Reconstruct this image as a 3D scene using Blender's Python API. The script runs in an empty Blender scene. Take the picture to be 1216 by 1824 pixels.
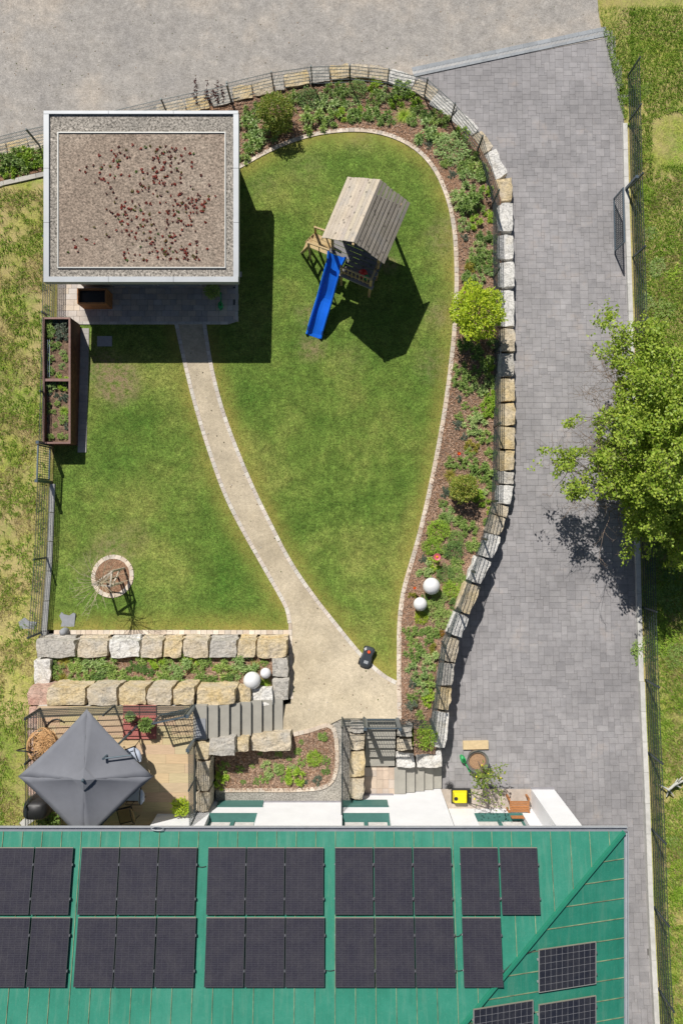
import bpy, bmesh, math, random
import numpy as np
from mathutils import Vector, Matrix, noise, geometry
random.seed(7); rng = np.random.default_rng(7)
SC = bpy.context.scene; COL = SC.collection
# ---------------- camera, sky, sun, exposure ----------------
CAMZ = 27.0; F = 1368.0
cam = bpy.data.cameras.new('camera'); co = bpy.data.objects.new('camera', cam); COL.objects.link(co)
co.location = (0, 0, CAMZ); co.rotation_euler = (0, 0, 0)
cam.sensor_fit = 'VERTICAL'; cam.sensor_height = 36; cam.lens = 36*F/1824; cam.clip_end = 1000
SC.camera = co
SUN = Vector((.354, -.917, -1.0))
wd = bpy.data.worlds.new('World'); SC.world = wd; wd.use_nodes = True
sk = wd.node_tree.nodes.new('ShaderNodeTexSky'); sk.sky_type = 'NISHITA'; sk.sun_disc = False
sk.sun_elevation = math.radians(45.5); sk.sun_rotation = math.atan2(-.354, .917)
bg = wd.node_tree.nodes['Background']; wd.node_tree.links.new(sk.outputs[0], bg.inputs[0]); bg.inputs[1].default_value = .05
sl = bpy.data.lights.new('sun', 'SUN'); sl.energy = 5.0; sl.angle = math.radians(.5); sl.color = (1, .955, .89)
so = bpy.data.objects.new('sun', sl); COL.objects.link(so); so.location = (-10, 25, 40)
so.rotation_euler = SUN.to_track_quat('-Z', 'Y').to_euler()
SC.view_settings.view_transform = 'Standard'; SC.view_settings.look = 'None'; SC.view_settings.gamma = 1
SC.view_settings.exposure = 0.06
# ---------------- position helpers ----------------
def w(x, y, z): d = (CAMZ-z)/F; return Vector(((x-608)*d, -(y-912)*d, z))
def prof(ctrl):
    P = []
    for y, z in ctrl: P.append((-(y-912)*(CAMZ-z)/F, z))
    P.sort(); ys = np.array([p[0] for p in P]); zs = np.array([p[1] for p in P])
    def f(Y): return float(np.interp(Y, ys, zs))
    return f
drv = prof([(0,-1.4),(130,-1.2),(330,-.95),(581,-.5),(957,.1),(1082,.25),(1250,.5),(1404,.85),(1617,1.2),(1824,1.7)])
lwn = prof([(60,-1.2),(130,-1.1),(300,-.5),(365,-.3),(500,-.15),(650,0),(850,.3),(1000,.6),(1130,1.1),(1200,1.5),(1285,2.1),(1430,2.15)])
stn = prof([(60,-1.0),(130,-.95),(330,-.62),(500,-.15),(600,-.12),(850,.32),(950,.6),(1020,1.0),(1100,1.3),(1200,1.42),(1300,1.5),(1360,1.6)])
def on(x, y, zf, dz=0):
    z = 0
    for _ in range(8):
        p = w(x, y, z); z = zf(p.x, p.y)+dz
    return w(x, y, z)
D = lambda X, Y: drv(Y)
L = lambda X, Y: lwn(Y)
S_ = lambda X, Y: stn(Y)
CURB = [(380,322),(427,297),(470,272),(520,250),(570,236),(635,230),(690,238),(740,262),(775,300),(797,350),(808,400),(812,450),(813,520),(808,600),(799,680),(787,760),(770,850),(750,940),(733,1000),(718,1050),(711,1100),(710,1150),(710,1215),(711,1282)]
WALL = [(622,150),(689,157),(755,171),(802,216),(849,272),(879,362),(878,495),(880,625),(879,760),(875,893),(857,959),(836,1015),(812,1080),(786,1143),(775,1220),(766,1283)]
_cx = [on(x, y, L) for x, y in CURB[6:]]; _wx = [on(x, y, S_) for x, y in WALL[1:]]
_cy = np.array([p.y for p in _cx])[::-1]; _cxx = np.array([p.x for p in _cx])[::-1]
_wy = np.array([p.y for p in _wx])[::-1]; _wxx = np.array([p.x for p in _wx])[::-1]
def bedz(X, Y):
    a = lwn(Y)
    if Y > 11: return a+.02
    xi = np.interp(Y, _cy, _cxx); xo = np.interp(Y, _wy, _wxx)
    t = min(1, max(0, (X-xi)/max(.3, xo-xi))); t = t*t*(3-2*t)
    return a + .02 + min(0, stn(Y)-.08-a)*t
B = bedz
# ---------------- mesh builder ----------------
def tag(o, label=None, cat=None, group=None, kind=None):
    if label: o['label'] = label
    if cat: o['category'] = cat
    if group: o['group'] = group
    if kind: o['kind'] = kind
    return o
def empty(name, loc, label, cat, group=None):
    o = bpy.data.objects.new(name, None); COL.objects.link(o); o.location = loc; o.empty_display_size = .2
    return tag(o, label, cat, group)
class MB:
    def __init__(s): s.v = []; s.f = []; s.c = []; s.m = []
    def face(s, pts, c=(1,1,1), m=0):
        n = len(s.v); s.v += [tuple(p) for p in pts]; s.f.append(tuple(range(n, n+len(pts)))); s.c.append(c); s.m.append(m)
    def hexa(s, b, t, c=(1,1,1), m=0, bottom=True):
        n = len(s.v); s.v += [tuple(p) for p in b]+[tuple(p) for p in t]; k = len(b)
        fs = [tuple(range(n+k, n+2*k))]
        if bottom: fs.append(tuple(range(n+k-1, n-1, -1)))
        for i in range(k): j = (i+1) % k; fs.append((n+i, n+j, n+k+j, n+k+i))
        s.f += fs; s.c += [c]*len(fs); s.m += [m]*len(fs)
    def box(s, c0, size, M=None, c=(1,1,1), m=0):
        x, y, z = size[0]/2, size[1]/2, size[2]/2; P = [Vector(p) for p in ((-x,-y,-z),(x,-y,-z),(x,y,-z),(-x,y,-z))]; Q = [p+Vector((0,0,2*z)) for p in P]
        if M is not None: P = [M @ p for p in P]; Q = [M @ p for p in Q]
        c0 = Vector(c0); s.hexa([p+c0 for p in P], [p+c0 for p in Q], c, m)
    def beam(s, a, b, wd_, h, c=(1,1,1), m=0, up=Vector((0,0,1))):
        a = Vector(a); b = Vector(b); d = (b-a); d.normalize()
        sd = d.cross(up)
        if sd.length < .01: sd = d.cross(Vector((1,0,0)))
        sd.normalize(); u = sd.cross(d)
        o = [sd*(i*wd_/2)+u*(j*h/2) for i, j in ((-1,-1),(1,-1),(1,1),(-1,1))]
        s.hexa([a+q for q in o], [b+q for q in o], c, m)
    def tube(s, pts, r, n=6, c=(1,1,1), m=0, cap=True):
        pts = [Vector(p) for p in pts]; rr = r if isinstance(r, (list, tuple)) else [r]*len(pts); base = len(s.v)
        for i, p in enumerate(pts):
            d = pts[min(i+1, len(pts)-1)]-pts[max(i-1, 0)]; d.normalize()
            a = d.cross(Vector((0,0,1)));
            if a.length < .05: a = d.cross(Vector((0,1,0)))
            a.normalize(); b = d.cross(a)
            for k in range(n):
                t = 2*math.pi*k/n; s.v.append(tuple(p+(a*math.cos(t)+b*math.sin(t))*rr[i]))
        for i in range(len(pts)-1):
            for k in range(n):
                j = (k+1) % n; s.f.append((base+i*n+k, base+i*n+j, base+(i+1)*n+j, base+(i+1)*n+k)); s.c.append(c); s.m.append(m)
        if cap:
            s.f.append(tuple(base+k for k in range(n))); s.c.append(c); s.m.append(m)
            e = base+(len(pts)-1)*n; s.f.append(tuple(e+k for k in range(n-1, -1, -1))); s.c.append(c); s.m.append(m)
    def lathe(s, c0, prof_, n=20, c=(1,1,1), m=0, capb=True, capt=True):
        c0 = Vector(c0); base = len(s.v)
        for r, z in prof_:
            for k in range(n): t = 2*math.pi*k/n; s.v.append((c0.x+r*math.cos(t), c0.y+r*math.sin(t), c0.z+z))
        for i in range(len(prof_)-1):
            for k in range(n):
                j = (k+1) % n; s.f.append((base+i*n+k, base+i*n+j, base+(i+1)*n+j, base+(i+1)*n+k)); s.c.append(c); s.m.append(m)
        if capb: s.f.append(tuple(base+k for k in range(n-1,-1,-1))); s.c.append(c); s.m.append(m)
        if capt: e = base+(len(prof_)-1)*n; s.f.append(tuple(e+k for k in range(n))); s.c.append(c); s.m.append(m)
    def build(s, name, mat, parent=None, smooth=False, org=None):
        V = s.v
        if parent is not None: off = Vector(parent.location) if parent.parent is None else Vector(parent.location)+Vector(parent.parent.location)
        elif org is not None: off = Vector(org)
        else:
            A = np.array(V); off = Vector(((A[:,0].min()+A[:,0].max())/2, (A[:,1].min()+A[:,1].max())/2, A[:,2].min()))
        me = bpy.data.meshes.new(name); me.from_pydata([(p[0]-off.x, p[1]-off.y, p[2]-off.z) for p in V], [], s.f)
        mats = mat if isinstance(mat, (list, tuple)) else [mat]
        for q in mats: me.materials.append(q)
        if len(mats) > 1: me.polygons.foreach_set('material_index', s.m)
        a = me.attributes.new('Col', 'FLOAT_COLOR', 'FACE')
        a.data.foreach_set('color', np.array([(q[0], q[1], q[2], 1) for q in s.c], dtype=np.float32).ravel())
        if smooth: me.polygons.foreach_set('use_smooth', [True]*len(me.polygons))
        me.update()
        o = bpy.data.objects.new(name, me); COL.objects.link(o)
        if parent is not None: o.parent = parent
        else: o.location = off
        return o
def copy_tree(o, parent=None):
    c = o.copy(); COL.objects.link(c)
    if parent is not None: c.parent = parent
    for ch in o.children: copy_tree(ch, c)
    return c
# ---------------- materials ----------------
def mat(name, build):
    m = bpy.data.materials.new(name); m.use_nodes = True; nt = m.node_tree; b = nt.nodes['Principled BSDF']; build(nt, b); return m
def N(nt, t, **k):
    n = nt.nodes.new(t)
    for a, v in k.items():
        if a in n.inputs: n.inputs[a].default_value = v
        else: setattr(n, a, v)
    return n
def tex(nt, scale, det=4, rough=.6, co_=None, typ='ShaderNodeTexNoise'):
    t = nt.nodes.new(typ); t.inputs['Scale'].default_value = scale
    if typ == 'ShaderNodeTexNoise': t.inputs['Detail'].default_value = det; t.inputs['Roughness'].default_value = rough
    if co_ is None:
        g = nt.nodes.new('ShaderNodeNewGeometry'); co_ = g.outputs['Position']
    nt.links.new(co_, t.inputs['Vector']); return t
def ramp(nt, src, stops):
    r = nt.nodes.new('ShaderNodeValToRGB'); e = r.color_ramp.elements
    while len(e) < len(stops): e.new(.5)
    for q, (p, c) in zip(e, stops): q.position = p; q.color = (c[0], c[1], c[2], 1) if not isinstance(c, (int, float)) else (c, c, c, 1)
    nt.links.new(src, r.inputs[0]); return r.outputs[0]
def mix(nt, a, b, f, mode='MIX'):
    n = nt.nodes.new('ShaderNodeMix'); n.data_type = 'RGBA'; n.blend_type = mode
    for k, v in ((0, f), (6, a), (7, b)):
        s = n.inputs[k]
        if isinstance(v, bpy.types.NodeSocket): nt.links.new(v, s)
        elif isinstance(v, (int, float)): s.default_value = v if k == 0 else (v, v, v, 1)
        else: s.default_value = (v[0], v[1], v[2], 1)
    return n.outputs[2]
def bump(nt, b, h, st, dist=.02):
    n = nt.nodes.new('ShaderNodeBump'); n.inputs['Strength'].default_value = st; n.inputs['Distance'].default_value = dist
    nt.links.new(h, n.inputs['Height']); nt.links.new(n.outputs[0], b.inputs['Normal'])
def attr(nt, nm='Col'):
    a = nt.nodes.new('ShaderNodeAttribute'); a.attribute_name = nm; return a.outputs['Color']
def simple(name, c, rough=.6, metal=0, var=.15, sc=6, useattr=True, bst=0, bsc=60):
    def f(nt, b):
        t = tex(nt, sc, 5); v = ramp(nt, t.outputs[0], [(.3, 1-var), (.7, 1+var)])
        r = mix(nt, c, v, 1, 'MULTIPLY')
        if useattr: r = mix(nt, r, attr(nt), 1, 'MULTIPLY')
        nt.links.new(r, b.inputs['Base Color']); b.inputs['Roughness'].default_value = rough; b.inputs['Metallic'].default_value = metal
        if bst: bump(nt, b, tex(nt, bsc, 4).outputs[0], bst)
    return mat(name, f)
def f_ground(cols, grain=(35, .25), patch=None, bst=.5, rough=.95, mid=3, fg=.1, ma=.18):
    def f(nt, b):
        t1 = tex(nt, .35, 5, .65); c = ramp(nt, t1.outputs[0], [(.32, cols[0]), (.5, cols[1]), (.68, cols[2])])
        t2 = tex(nt, mid, 4, .7); c = mix(nt, c, ramp(nt, t2.outputs[0], [(.3, 1-ma), (.7, 1+ma)]), 1, 'MULTIPLY')
        t5 = tex(nt, 10, 2, .6); c = mix(nt, c, ramp(nt, t5.outputs[0], [(.3, 1-fg), (.7, 1+fg)]), 1, 'MULTIPLY')
        t3 = tex(nt, grain[0], 3, .8); c = mix(nt, c, ramp(nt, t3.outputs[0], [(.3, 1-grain[1]*1.6), (.7, 1+grain[1]*1.6)]), 1, 'MULTIPLY')
        if patch: c = patch(nt, c)
        nt.links.new(c, b.inputs['Base Color']); b.inputs['Roughness'].default_value = rough; b.inputs['Specular IOR Level'].default_value = .2
        bump(nt, b, t3.outputs[0], bst, .03)
    return f
def lawnpatch(nt, c):
    e = attr(nt, 'Edge'); tt = tex(nt, 1.1, 4, .7)
    sep = nt.nodes.new('ShaderNodeSeparateColor'); nt.links.new(e, sep.inputs[0])
    m = nt.nodes.new('ShaderNodeMath'); m.operation = 'MULTIPLY'; nt.links.new(sep.outputs[0], m.inputs[0])
    nt.links.new(ramp(nt, tt.outputs[0], [(.3, .35), (.62, 1)]), m.inputs[1])
    c = mix(nt, c, (.34,.27,.07), m.outputs[0])
    m2 = nt.nodes.new('ShaderNodeMath'); m2.operation = 'MULTIPLY'; nt.links.new(sep.outputs[1], m2.inputs[0])
    t4 = tex(nt, 5, 4, .75); nt.links.new(ramp(nt, t4.outputs[0], [(.38, 0), (.6, 1)]), m2.inputs[1])
    return mix(nt, c, (.27,.2,.12), m2.outputs[0])
M = {}
M['lawn'] = mat('lawn', f_ground([(.068,.14,.02),(.125,.19,.034),(.215,.238,.058)], (24, .38), lawnpatch, .7, mid=2.6, fg=.28, ma=.3))
def fieldpatch(nt, c):
    t = tex(nt, .8, 6, .7); return mix(nt, c, (.46,.35,.18), ramp(nt, t.outputs[0], [(.40, 0), (.64, .8)]))
M['field'] = mat('field', f_ground([(.14,.24,.03),(.27,.29,.06),(.34,.30,.11)], (20, .4), fieldpatch, .8, mid=3))
M['gravelroad'] = mat('gravel_road', f_ground([(.29,.275,.26),(.34,.318,.292),(.43,.38,.325)], (26, .2), None, .5))
M['path'] = mat('path_sand', f_ground([(.42,.355,.25),(.455,.39,.285),(.50,.43,.32)], (34, .16), None, .25, mid=1.2))
M['gravel'] = mat('fine_gravel', f_ground([(.28,.265,.24),(.33,.31,.275),(.36,.335,.29)], (22, .45), None, .8))
M['roofgravel'] = mat('roof_gravel', f_ground([(.27,.25,.22),(.30,.275,.24),(.34,.31,.27)], (14, .6), None, .9, mid=9))
M['substrate'] = mat('roof_substrate', f_ground([(.265,.21,.165),(.30,.24,.19),(.335,.28,.225)], (16, .42), None, .9, mid=5))
M['mulch'] = mat('mulch', f_ground([(.22,.125,.075),(.27,.16,.10),(.32,.20,.135)], (26, .45), None, 1, mid=6))
M['soil'] = mat('soil', f_ground([(.15,.10,.065),(.19,.125,.085),(.23,.155,.11)], (18, .45), None, 1, mid=6))
def f_attr(rough, grain, bst=.3, gs=50, tint=(1,1,1)):
    def f(nt, b):
        t = tex(nt, gs, 4, .7); t2 = tex(nt, 3, 4)
        c = mix(nt, attr(nt), ramp(nt, t.outputs[0], [(.3, 1-grain), (.7, 1+grain)]), 1, 'MULTIPLY')
        c = mix(nt, c, ramp(nt, t2.outputs[0], [(.3, .88), (.7, 1.12)]), 1, 'MULTIPLY')
        nt.links.new(c, b.inputs['Base Color']); b.inputs['Roughness'].default_value = rough
        if bst: bump(nt, b, t.outputs[0], bst, .01)
    return f
def f_pav(nt, b):
    f_attr(.85, .1, .25, 40)(nt, b)
    c = b.inputs['Base Color'].links[0].from_socket; t = tex(nt, .45, 5, .65)
    c = mix(nt, c, ramp(nt, t.outputs[0], [(.35, .88), (.65, 1.14)]), 1, 'MULTIPLY')
    t2 = tex(nt, .9, 5, .7); c = mix(nt, c, (.42, .33, .26), ramp(nt, t2.outputs[0], [(.58, 0), (.75, .35)]))
    nt.links.new(c, b.inputs['Base Color'])
M['paver'] = mat('paver', f_pav)
M['sett'] = mat('sett', f_attr(.85, .16, .5, 30))
M['joint'] = simple('joint', (.10,.095,.09), .95)
def f_stone(base, c2, c3):
    def f(nt, b):
        t = tex(nt, 1.8, 6, .7); c = ramp(nt, t.outputs[0], [(.35, base), (.52, c2), (.68, c3)])
        t2 = tex(nt, 14, 6, .75); c = mix(nt, c, ramp(nt, t2.outputs[0], [(.3, .6), (.5, 1), (.7, 1.25)]), 1, 'MULTIPLY')
        v = tex(nt, 3.5, typ='ShaderNodeTexVoronoi'); v.feature = 'DISTANCE_TO_EDGE'
        tw = tex(nt, 3, 5, .7); mx = nt.nodes.new('ShaderNodeMix'); mx.data_type = 'VECTOR'; g = nt.nodes.new('ShaderNodeNewGeometry')
        mx.inputs[0].default_value = .35; nt.links.new(g.outputs['Position'], mx.inputs[4]); nt.links.new(tw.outputs[1], mx.inputs[5]); nt.links.new(mx.outputs[1], v.inputs['Vector'])
        c = mix(nt, c, ramp(nt, v.outputs['Distance'], [(0, .5), (.03, 1)]), 1, 'MULTIPLY')
        nt.links.new(c, b.inputs['Base Color']); b.inputs['Roughness'].default_value = .9
        bump(nt, b, t2.outputs[0], .9, .05)
    return f
M['s_tan'] = mat('stone_tan', f_stone((.52,.43,.29),(.58,.50,.38),(.53,.49,.42)))
M['s_yel'] = mat('stone_yellow', f_stone((.62,.47,.24),(.62,.51,.33),(.56,.48,.37)))
M['s_wht'] = mat('stone_white', f_stone((.66,.64,.60),(.74,.72,.68),(.62,.58,.50)))
M['s_gry'] = mat('stone_grey', f_stone((.42,.40,.36),(.50,.47,.42),(.46,.41,.33)))
M['s_pnk'] = mat('stone_pink', f_stone((.52,.30,.23),(.56,.38,.30),(.50,.40,.33)))
def f_leaf(nt, b):
    oi = nt.nodes.new('ShaderNodeObjectInfo'); r = ramp(nt, oi.outputs['Random'], [(0, (.8,.85,.8)), (1, (1.2,1.12,1.1))])
    c = mix(nt, attr(nt), r, 1, 'MULTIPLY'); nt.links.new(c, b.inputs['Base Color']); b.inputs['Roughness'].default_value = .5
    b.inputs['Specular IOR Level'].default_value = .35
    tr = nt.nodes.new('ShaderNodeBsdfTranslucent'); nt.links.new(c, tr.inputs[0]); ms = nt.nodes.new('ShaderNodeMixShader'); ms.inputs[0].default_value = .3
    nt.links.new(b.outputs[0], ms.inputs[1]); nt.links.new(tr.outputs[0], ms.inputs[2]); nt.links.new(ms.outputs[0], nt.nodes['Material Output'].inputs[0])
M['leaf'] = mat('leaf', f_leaf)
M['bark'] = simple('bark', (.20,.15,.11), .9, var=.3, sc=20, bst=.5)
M['wire'] = simple('fence_coating', (.055,.075,.08), .4, .3, var=.05)
M['gatem'] = simple('gate_metal', (.13,.17,.20), .35, .5, var=.05)
M['white'] = simple('white_render', (.74,.745,.76), .9, var=.05, sc=1.5, bst=.15, bsc=40)
M['plinth'] = simple('plinth_grey', (.30,.29,.31), .9)
M['teal'] = simple('teal_paint', (.06,.17,.15), .5, var=.08)
M['glass'] = simple('window_glass', (.03,.045,.05), .08, 0, var=.05)
M['alu'] = simple('aluminium', (.37,.39,.41), .5, .2, var=.06, sc=2)
M['concrete'] = simple('concrete', (.52,.51,.48), .9, var=.14, sc=5, bst=.3)
M['step'] = simple('step_concrete', (.33,.315,.275), .9, var=.08, sc=4, bst=.2)
M['dark'] = simple('black_plastic', (.02,.02,.022), .5, var=.1)
M['corten'] = simple('rusty_steel', (.13,.055,.035), .75, .2, var=.4, sc=5, bst=.2)
def f_wood(c1, c2, c3, sc=(3, 3)):
    def f(nt, b):
        t = tex(nt, 2.2, 4, .6); g = tex(nt, 30, 3, .7)
        tc = nt.nodes.new('ShaderNodeTexCoord')
        c = mix(nt, ramp(nt, t.outputs[0], [(.3, c1), (.55, c2), (.72, c3)]), ramp(nt, g.outputs[0], [(.3, .85), (.7, 1.12)]), 1, 'MULTIPLY')
        c = mix(nt, c, attr(nt), 1, 'MULTIPLY')
        v = tex(nt, 4.5, typ='ShaderNodeTexVoronoi'); c = mix(nt, c, ramp(nt, v.outputs['Distance'], [(.10, .45), (.24, 1)]), 1, 'MULTIPLY')
        nt.links.new(c, b.inputs['Base Color']); b.inputs['Roughness'].default_value = .8; bump(nt, b, g.outputs[0], .3, .01)
    return f
M['wood'] = mat('weathered_wood', f_wood((.42,.365,.29),(.50,.44,.36),(.38,.355,.32)))
M['woody'] = mat('yellow_wood', f_wood((.40,.27,.12),(.48,.36,.19),(.42,.34,.22)))
M['greywood'] = mat('grey_wood', f_wood((.20,.19,.19),(.26,.25,.25),(.22,.21,.2)))
M['orangewood'] = mat('orange_wood', f_wood((.33,.14,.05),(.40,.17,.06),(.30,.13,.05)))
M['blue'] = simple('blue_plastic', (.012,.15,.72), .3, var=.05)
M['globe'] = simple('white_globe', (.72,.72,.72), .35, var=.02)
M['fabric'] = simple('grey_fabric', (.165,.172,.195), .85, var=.06, sc=3, bst=.1, bsc=100)
M['red'] = simple('red_paint', (.6,.03,.03), .4)
M['pink'] = simple('pink_petal', (.62,.12,.16), .5)
M['yellow'] = simple('yellow_plastic', (.78,.66,.01), .35, var=.03)
M['green'] = simple('green_plastic', (.02,.36,.10), .35, var=.03)
M['rattan'] = simple('rattan', (.50,.29,.13), .7, var=.25, sc=30)
M['cushion'] = simple('pale_cushion', (.45,.50,.60), .9, var=.05)
M['tancushion'] = simple('tan_cushion', (.36,.24,.11), .9, var=.08)
M['terracotta'] = simple('plant_pot', (.25,.22,.2), .8, var=.1)
M['redslab'] = simple('red_slab', (.40,.14,.12), .85, var=.1, sc=8)
M['slate'] = simple('slate_slab', (.28,.29,.31), .85, var=.1, sc=8, bst=.3)
def f_tile(nt, b):
    t = tex(nt, 3, 5, .7); mp = nt.nodes.new('ShaderNodeMapping'); g = nt.nodes.new('ShaderNodeNewGeometry'); nt.links.new(g.outputs['Position'], mp.inputs[0]); mp.inputs['Scale'].default_value = (1, 12, 1)
    nt.links.new(mp.outputs[0], t.inputs['Vector']); c = mix(nt, attr(nt), ramp(nt, t.outputs[0], [(.3, .84), (.7, 1.12)]), 1, 'MULTIPLY')
    nt.links.new(c, b.inputs['Base Color']); b.inputs['Roughness'].default_value = .6
M['tile'] = mat('wood_look_tile', f_tile)
def f_roof(nt, b):
    t = tex(nt, .7, 5, .7); c = ramp(nt, t.outputs[0], [(.3, (.016,.175,.115)), (.5, (.022,.205,.138)), (.72, (.045,.24,.17))])
    t2 = tex(nt, 9, 5, .8); c = mix(nt, c, (.10,.28,.2), ramp(nt, t2.outputs[0], [(.55, 0), (.8, .5)]))
    t3 = tex(nt, 40, 2, .5); c = mix(nt, c, ramp(nt, t3.outputs[0], [(.3, .93), (.7, 1.07)]), 1, 'MULTIPLY')
    mp = nt.nodes.new('ShaderNodeMapping'); g = nt.nodes.new('ShaderNodeNewGeometry'); nt.links.new(g.outputs['Position'], mp.inputs[0]); mp.inputs['Scale'].default_value = (4, .35, 1)
    t4 = tex(nt, 1.5, 5, .7, mp.outputs[0]); c = mix(nt, c, (.12,.26,.19), ramp(nt, t4.outputs[0], [(.52, 0), (.75, .55)])); c = mix(nt, c, ramp(nt, t4.outputs[0], [(.25, .8), (.45, 1)]), 1, 'MULTIPLY')
    nt.links.new(c, b.inputs['Base Color']); b.inputs['Roughness'].default_value = .55
M['roof'] = mat('green_roof', f_roof)
M['seam'] = simple('roof_seam', (.19,.235,.14), .8, var=.6, sc=3)
M['ridgegreen'] = simple('ridge_green', (.02,.215,.135), .5, var=.08)
def f_pv(line, cell, bw, rh, ms):
    def f(nt, b):
        tc = nt.nodes.new('ShaderNodeTexCoord'); br = nt.nodes.new('ShaderNodeTexBrick'); nt.links.new(tc.outputs['Object'], br.inputs['Vector'])
        br.offset = 0; br.inputs['Scale'].default_value = 1; br.inputs['Mortar Size'].default_value = ms; br.inputs['Brick Width'].default_value = bw; br.inputs['Row Height'].default_value = rh; br.inputs['Mortar Smooth'].default_value = .1
        br.inputs['Color1'].default_value = (*cell, 1); br.inputs['Color2'].default_value = (*[q*1.08 for q in cell], 1); br.inputs['Mortar'].default_value = (*line, 1)
        t = tex(nt, 2.2, 6, .75); c = mix(nt, br.outputs[0], (.10,.095,.095), ramp(nt, t.outputs[0], [(.4, 0), (.8, .3)]))
        t2 = tex(nt, 30, 3, .8); c = mix(nt, c, ramp(nt, t2.outputs[0], [(.3, .75), (.7, 1.25)]), 1, 'MULTIPLY')
        nt.links.new(c, b.inputs['Base Color']); b.inputs['Roughness'].default_value = .3; b.inputs['Specular IOR Level'].default_value = .35
    return f
M['pv'] = mat('solar_cells_black', f_pv((.050,.050,.060), (.030,.028,.040), .174, .055, .006))
M['pvg'] = mat('solar_cells_grid', f_pv((.26,.26,.27), (.020,.022,.032), .168, .19, .004))
# ---------------- sheets ----------------
def inside(px, py, poly):
    r = False; j = len(poly)-1
    for i in range(len(poly)):
        xi, yi = poly[i]; xj, yj = poly[j]
        if (yi > py) != (yj > py) and px < (xj-xi)*(py-yi)/(yj-yi)+xi: r = not r
        j = i
    return r
def resample(pts, step):
    out = []
    for a, b in zip(pts[:-1], pts[1:]):
        n = max(1, int((b-a).length/step))
        for i in range(n): out.append(a.lerp(b, i/n))
    out.append(pts[-1]); return out
def smoothline(pts, k=3):
    for _ in range(k):
        q = [pts[0]]
        for a, b in zip(pts[:-1], pts[1:]): q += [a*.75+b*.25, a*.25+b*.75]
        q.append(pts[-1]); pts = q
    return pts
def sheet(name, poly, zf, mt, step=.5, dz=0, edge=None, kind='structure', skirt=0):
    """poly: list of world XY vectors"""
    pl = [(p.x, p.y) for p in resample(poly+[poly[0]], step)[:-1]]
    xs = [p[0] for p in pl]; ys = [p[1] for p in pl]; n = len(pl)
    pts = [Vector(p) for p in pl]
    x = min(xs)+step*.5
    while x < max(xs):
        y = min(ys)+step*.5
        while y < max(ys):
            q = (x+random.uniform(-.1, .1)*step, y+random.uniform(-.1, .1)*step)
            if inside(q[0], q[1], pl) and min((q[0]-a)**2+(q[1]-b)**2 for a, b in pl) > (step*.35)**2: pts.append(Vector(q))
            y += step
        x += step
    V, E, Fc, *_ = geometry.delaunay_2d_cdt(pts, [(i, (i+1) % n) for i in range(n)], [], 1, 1e-5)
    mb = MB(); mb.v = [(v.x, v.y, zf(v.x, v.y)+dz) for v in V]; mb.f = [tuple(f) for f in Fc]; mb.c = [(1,1,1)]*len(Fc); mb.m = [0]*len(Fc)
    if skirt:
        for i in range(n):
            j = (i+1) % n; a = pl[i]; b = pl[j]; za = zf(*a)+dz; zb = zf(*b)+dz
            mb.face([(a[0],a[1],za),(b[0],b[1],zb),(b[0],b[1],zb-skirt),(a[0],a[1],za-skirt)])
    o = mb.build(name, mt, org=(0,0,0), smooth=True)
    if edge:
        at = o.data.attributes.new('Edge', 'FLOAT_COLOR', 'POINT')
        at.data.foreach_set('color', np.array([(*edge(v[0], v[1]), 0, 1) for v in mb.v], dtype=np.float32).ravel())
    if kind: tag(o, kind=kind)
    return o
P2 = lambda l, zf: [on(x, y, zf).to_2d().to_3d() for x, y in l]
def z0(p): return Vector((p.x, p.y, 0))
# base terrain
xs = [-200,-90,-40,-25,-18,-15,-13]+list(np.arange(-12.4,-10.2,.2))+[-10.2,-10.0,-9,-5,0,5,9,10.2,10.34]+list(np.arange(10.5,14.6,.2))+[16,19,25,40,90,200]
ys = [-200,-90,-50,-30]+list(np.arange(-22,20.1,.25))+[23,30,45,90,200]
mb = MB()
for iy, Y in enumerate(ys):
    for X in xs:
        r = noise.noise(Vector((X*.9, Y*.9, 0)))*.07
        if X <= -10.2: z = lwn(Y)+r*.6-.02
        elif X >= 10.34: z = drv(Y)+.04+r+min(.5, max(0, (X-11.2)*.08))
        else: z = min(lwn(Y), drv(Y))-.4
        if Y > 12.2 and X < 10.3: z = min(z, -1.6)
        mb.v.append((X, Y, z))
nx = len(xs)
for iy in range(len(ys)-1):
    for ix in range(nx-1): a = iy*nx+ix; mb.f.append((a, a+1, a+nx+1, a+nx)); mb.c.append((1,1,1)); mb.m.append(0)
tag(mb.build('ground', M['field'], org=(0,0,0), smooth=True), kind='structure')
# road at the top
rd = P2([(-60,283),(0,263),(77,243),(200,215),(330,183),(415,160),(520,133),(620,115),(700,122),(735,132),(900,96),(1078,60),(1072,20),(1068,-30)], S_)
rd += [Vector((9.6,22,0)), Vector((9,60,0)), Vector((-80,60,0)), Vector((-80,14,0))]
roadz = lambda X, Y: drv(min(Y, 19))+.0
sheet('gravel_road', rd, roadz, M['gravelroad'], 1.0, dz=.012, skirt=.6)
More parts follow.
